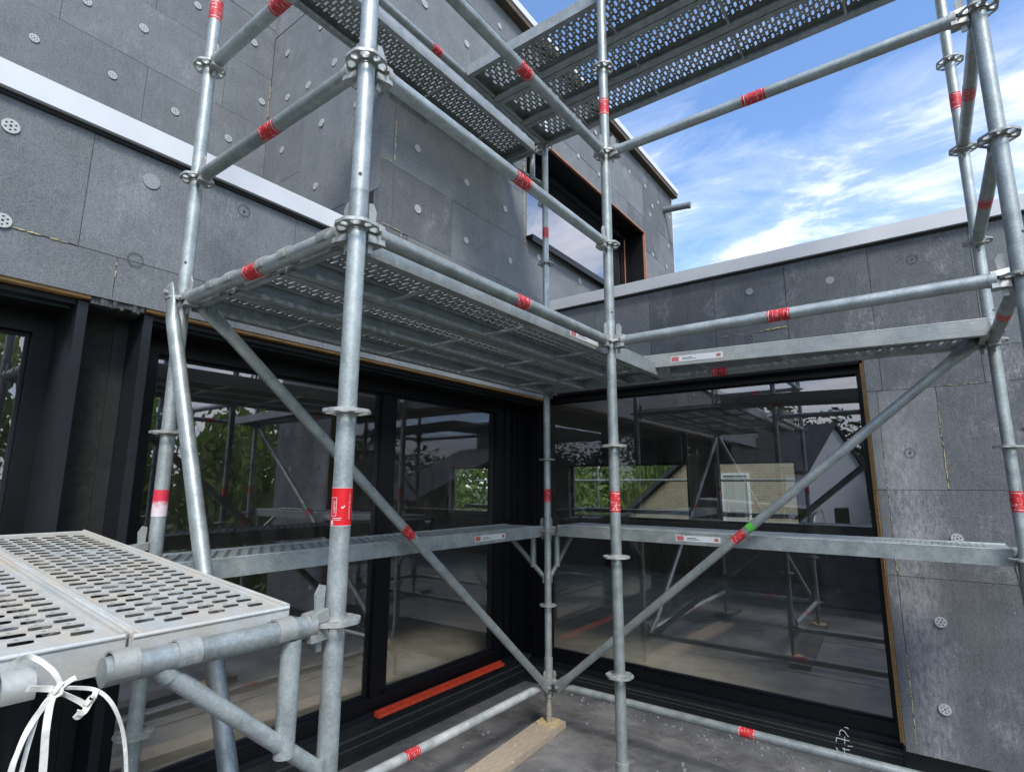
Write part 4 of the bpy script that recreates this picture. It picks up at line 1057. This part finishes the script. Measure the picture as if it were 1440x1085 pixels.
# white gabled house and trees mirrored in the right window
def gable_house(name, label, loc, rot, wdt, dep, eave, ridge, wallm, roofm, wins):
    t = thing(name, label, 'house', (loc[0], loc[1], ZG)); t.rotation_euler = (0, 0, rot); h = -ZG
    bm = bmesh.new(); pr = [(-wdt/2, 0), (wdt/2, 0), (wdt/2, eave+h), (0, ridge+h), (-wdt/2, eave+h)]
    A = [bm.verts.new((x, 0, z)) for x, z in pr]; B = [bm.verts.new((x, dep, z)) for x, z in pr]
    bm.faces.new(A); bm.faces.new(B[::-1])
    for i in range(5): bm.faces.new((A[i], B[i], B[(i+1) % 5], A[(i+1) % 5]))
    bmesh.ops.recalc_face_normals(bm, faces=bm.faces); obj('wall', to_mesh('wall', bm, wallm), t)
    bm = bmesh.new()
    for s in (-1, 1):
        a = Vector((0, 0, ridge+h+.05)); b = Vector((s*wdt/2*1.06, 0, eave+h-.06*(ridge-eave)*2+.05)); nn = Vector((s*(ridge-eave), 0, wdt/2)).normalized()*.14
        v = [bm.verts.new(Vector((q.x, y, q.z))+k) for k in (Vector(), nn) for q, y in ((a, -.12), (b, -.12), (b, dep+.12), (a, dep+.12))]
        for f in ((0, 1, 2, 3), (7, 6, 5, 4), (0, 4, 5, 1), (1, 5, 6, 2), (2, 6, 7, 3), (3, 7, 4, 0)): bm.faces.new([v[i] for i in f])
    bmesh.ops.recalc_face_normals(bm, faces=bm.faces); rf = obj('roof', to_mesh('roof', bm, roofm), t)
    bm = bmesh.new(); bm_box(bm, (-.35, dep*.4, ridge+h-.4), (.35, dep*.4+.6, ridge+h+.9)); obj('chimney', to_mesh('chimney', bm, 'neighbour_brick'), rf)
    for x0, x1, z0, z1 in wins:
        bm = bmesh.new(); bm_box(bm, (x0, -.03, z0+h), (x1, .05, z1+h)); f_ = obj('window', to_mesh('window', bm, 'frame_edge'), t)
        bm = bmesh.new(); bm_box(bm, (x0+.08, -.045, z0+h+.08), (x1-.08, -.031, z1+h-.08)); obj('pane', to_mesh('pane', bm, 'glass_upper'), f_)
    return t
gable_house('white_house', 'white rendered house with a dark steep roof mirrored in the right window', (-3.13, -20., 0), R(109.5), 5.1, 5., 1.0, 2.95, 'white_render', 'roof_tile', [(-.6, .6, -1.9, -.6), (-.5, .5, -3.9, -2.2)])
gable_house('dark_house', 'dark timber house with a wide roof behind the terrace parapet', (15., -15., 0), R(60), 9., 9., -.2, 2.0, 'dark_timber', 'roof_tile', [(-1.6, -.7, -.2, 1.2), (1.2, 2.4, -2.6, -1.2)])
tree(.4, -9.5, -1.1, 1.6, 1.5, 'pale', 'white blossoming bush in front of the white house', 'bush', 'bush')
tree(2.6, -24, 1.3, 4., 3.6, 'olive', 'olive tree right of the white house')
tree(-1.2, -36, 2.2, 5.5, 4.2, 'dark', 'dark tree rising behind the white house')
tree(-10.5, -34, 1.6, 5.5, 4.4, 'dark', 'dark tree left of the white house')
tree(7.5, -30, 1., 5., 4.2, 'olive', 'olive tree far behind the terrace parapet')
tree(-18, -30, 1., 5., 4.6, 'bright', 'light green tree far left behind the terrace parapet')
tree(6.2, 4.6, -.1, 2.1, 2.6, 'bright', 'low leafy tree beside the right end of the house')
tree(7.6, 7.4, .4, 2.5, 3.2, 'bright', 'leafy tree behind the right end of the house')
tree(9.3, 3.2, .9, 2.6, 3.6, 'bright', 'tall light green tree beside the terrace')
tree(7.4, .6, -.4, 2.2, 2.6, 'olive', 'olive tree next to the open end of the terrace')
tree(12., 11.5, .2, 3.4, 2.6, 'dark', 'dark tree standing off the right end of the house')
tree(9.5, -17., .0, 3.0, 2.6, 'dark', 'dark tree left of the timber house')
tree(27., -20., .6, 4.6, 3.4, 'dark', 'dark tree right behind the timber house')
tree(20., -30., .4, 4.8, 3.2, 'dark', 'dark tree far behind the timber house')
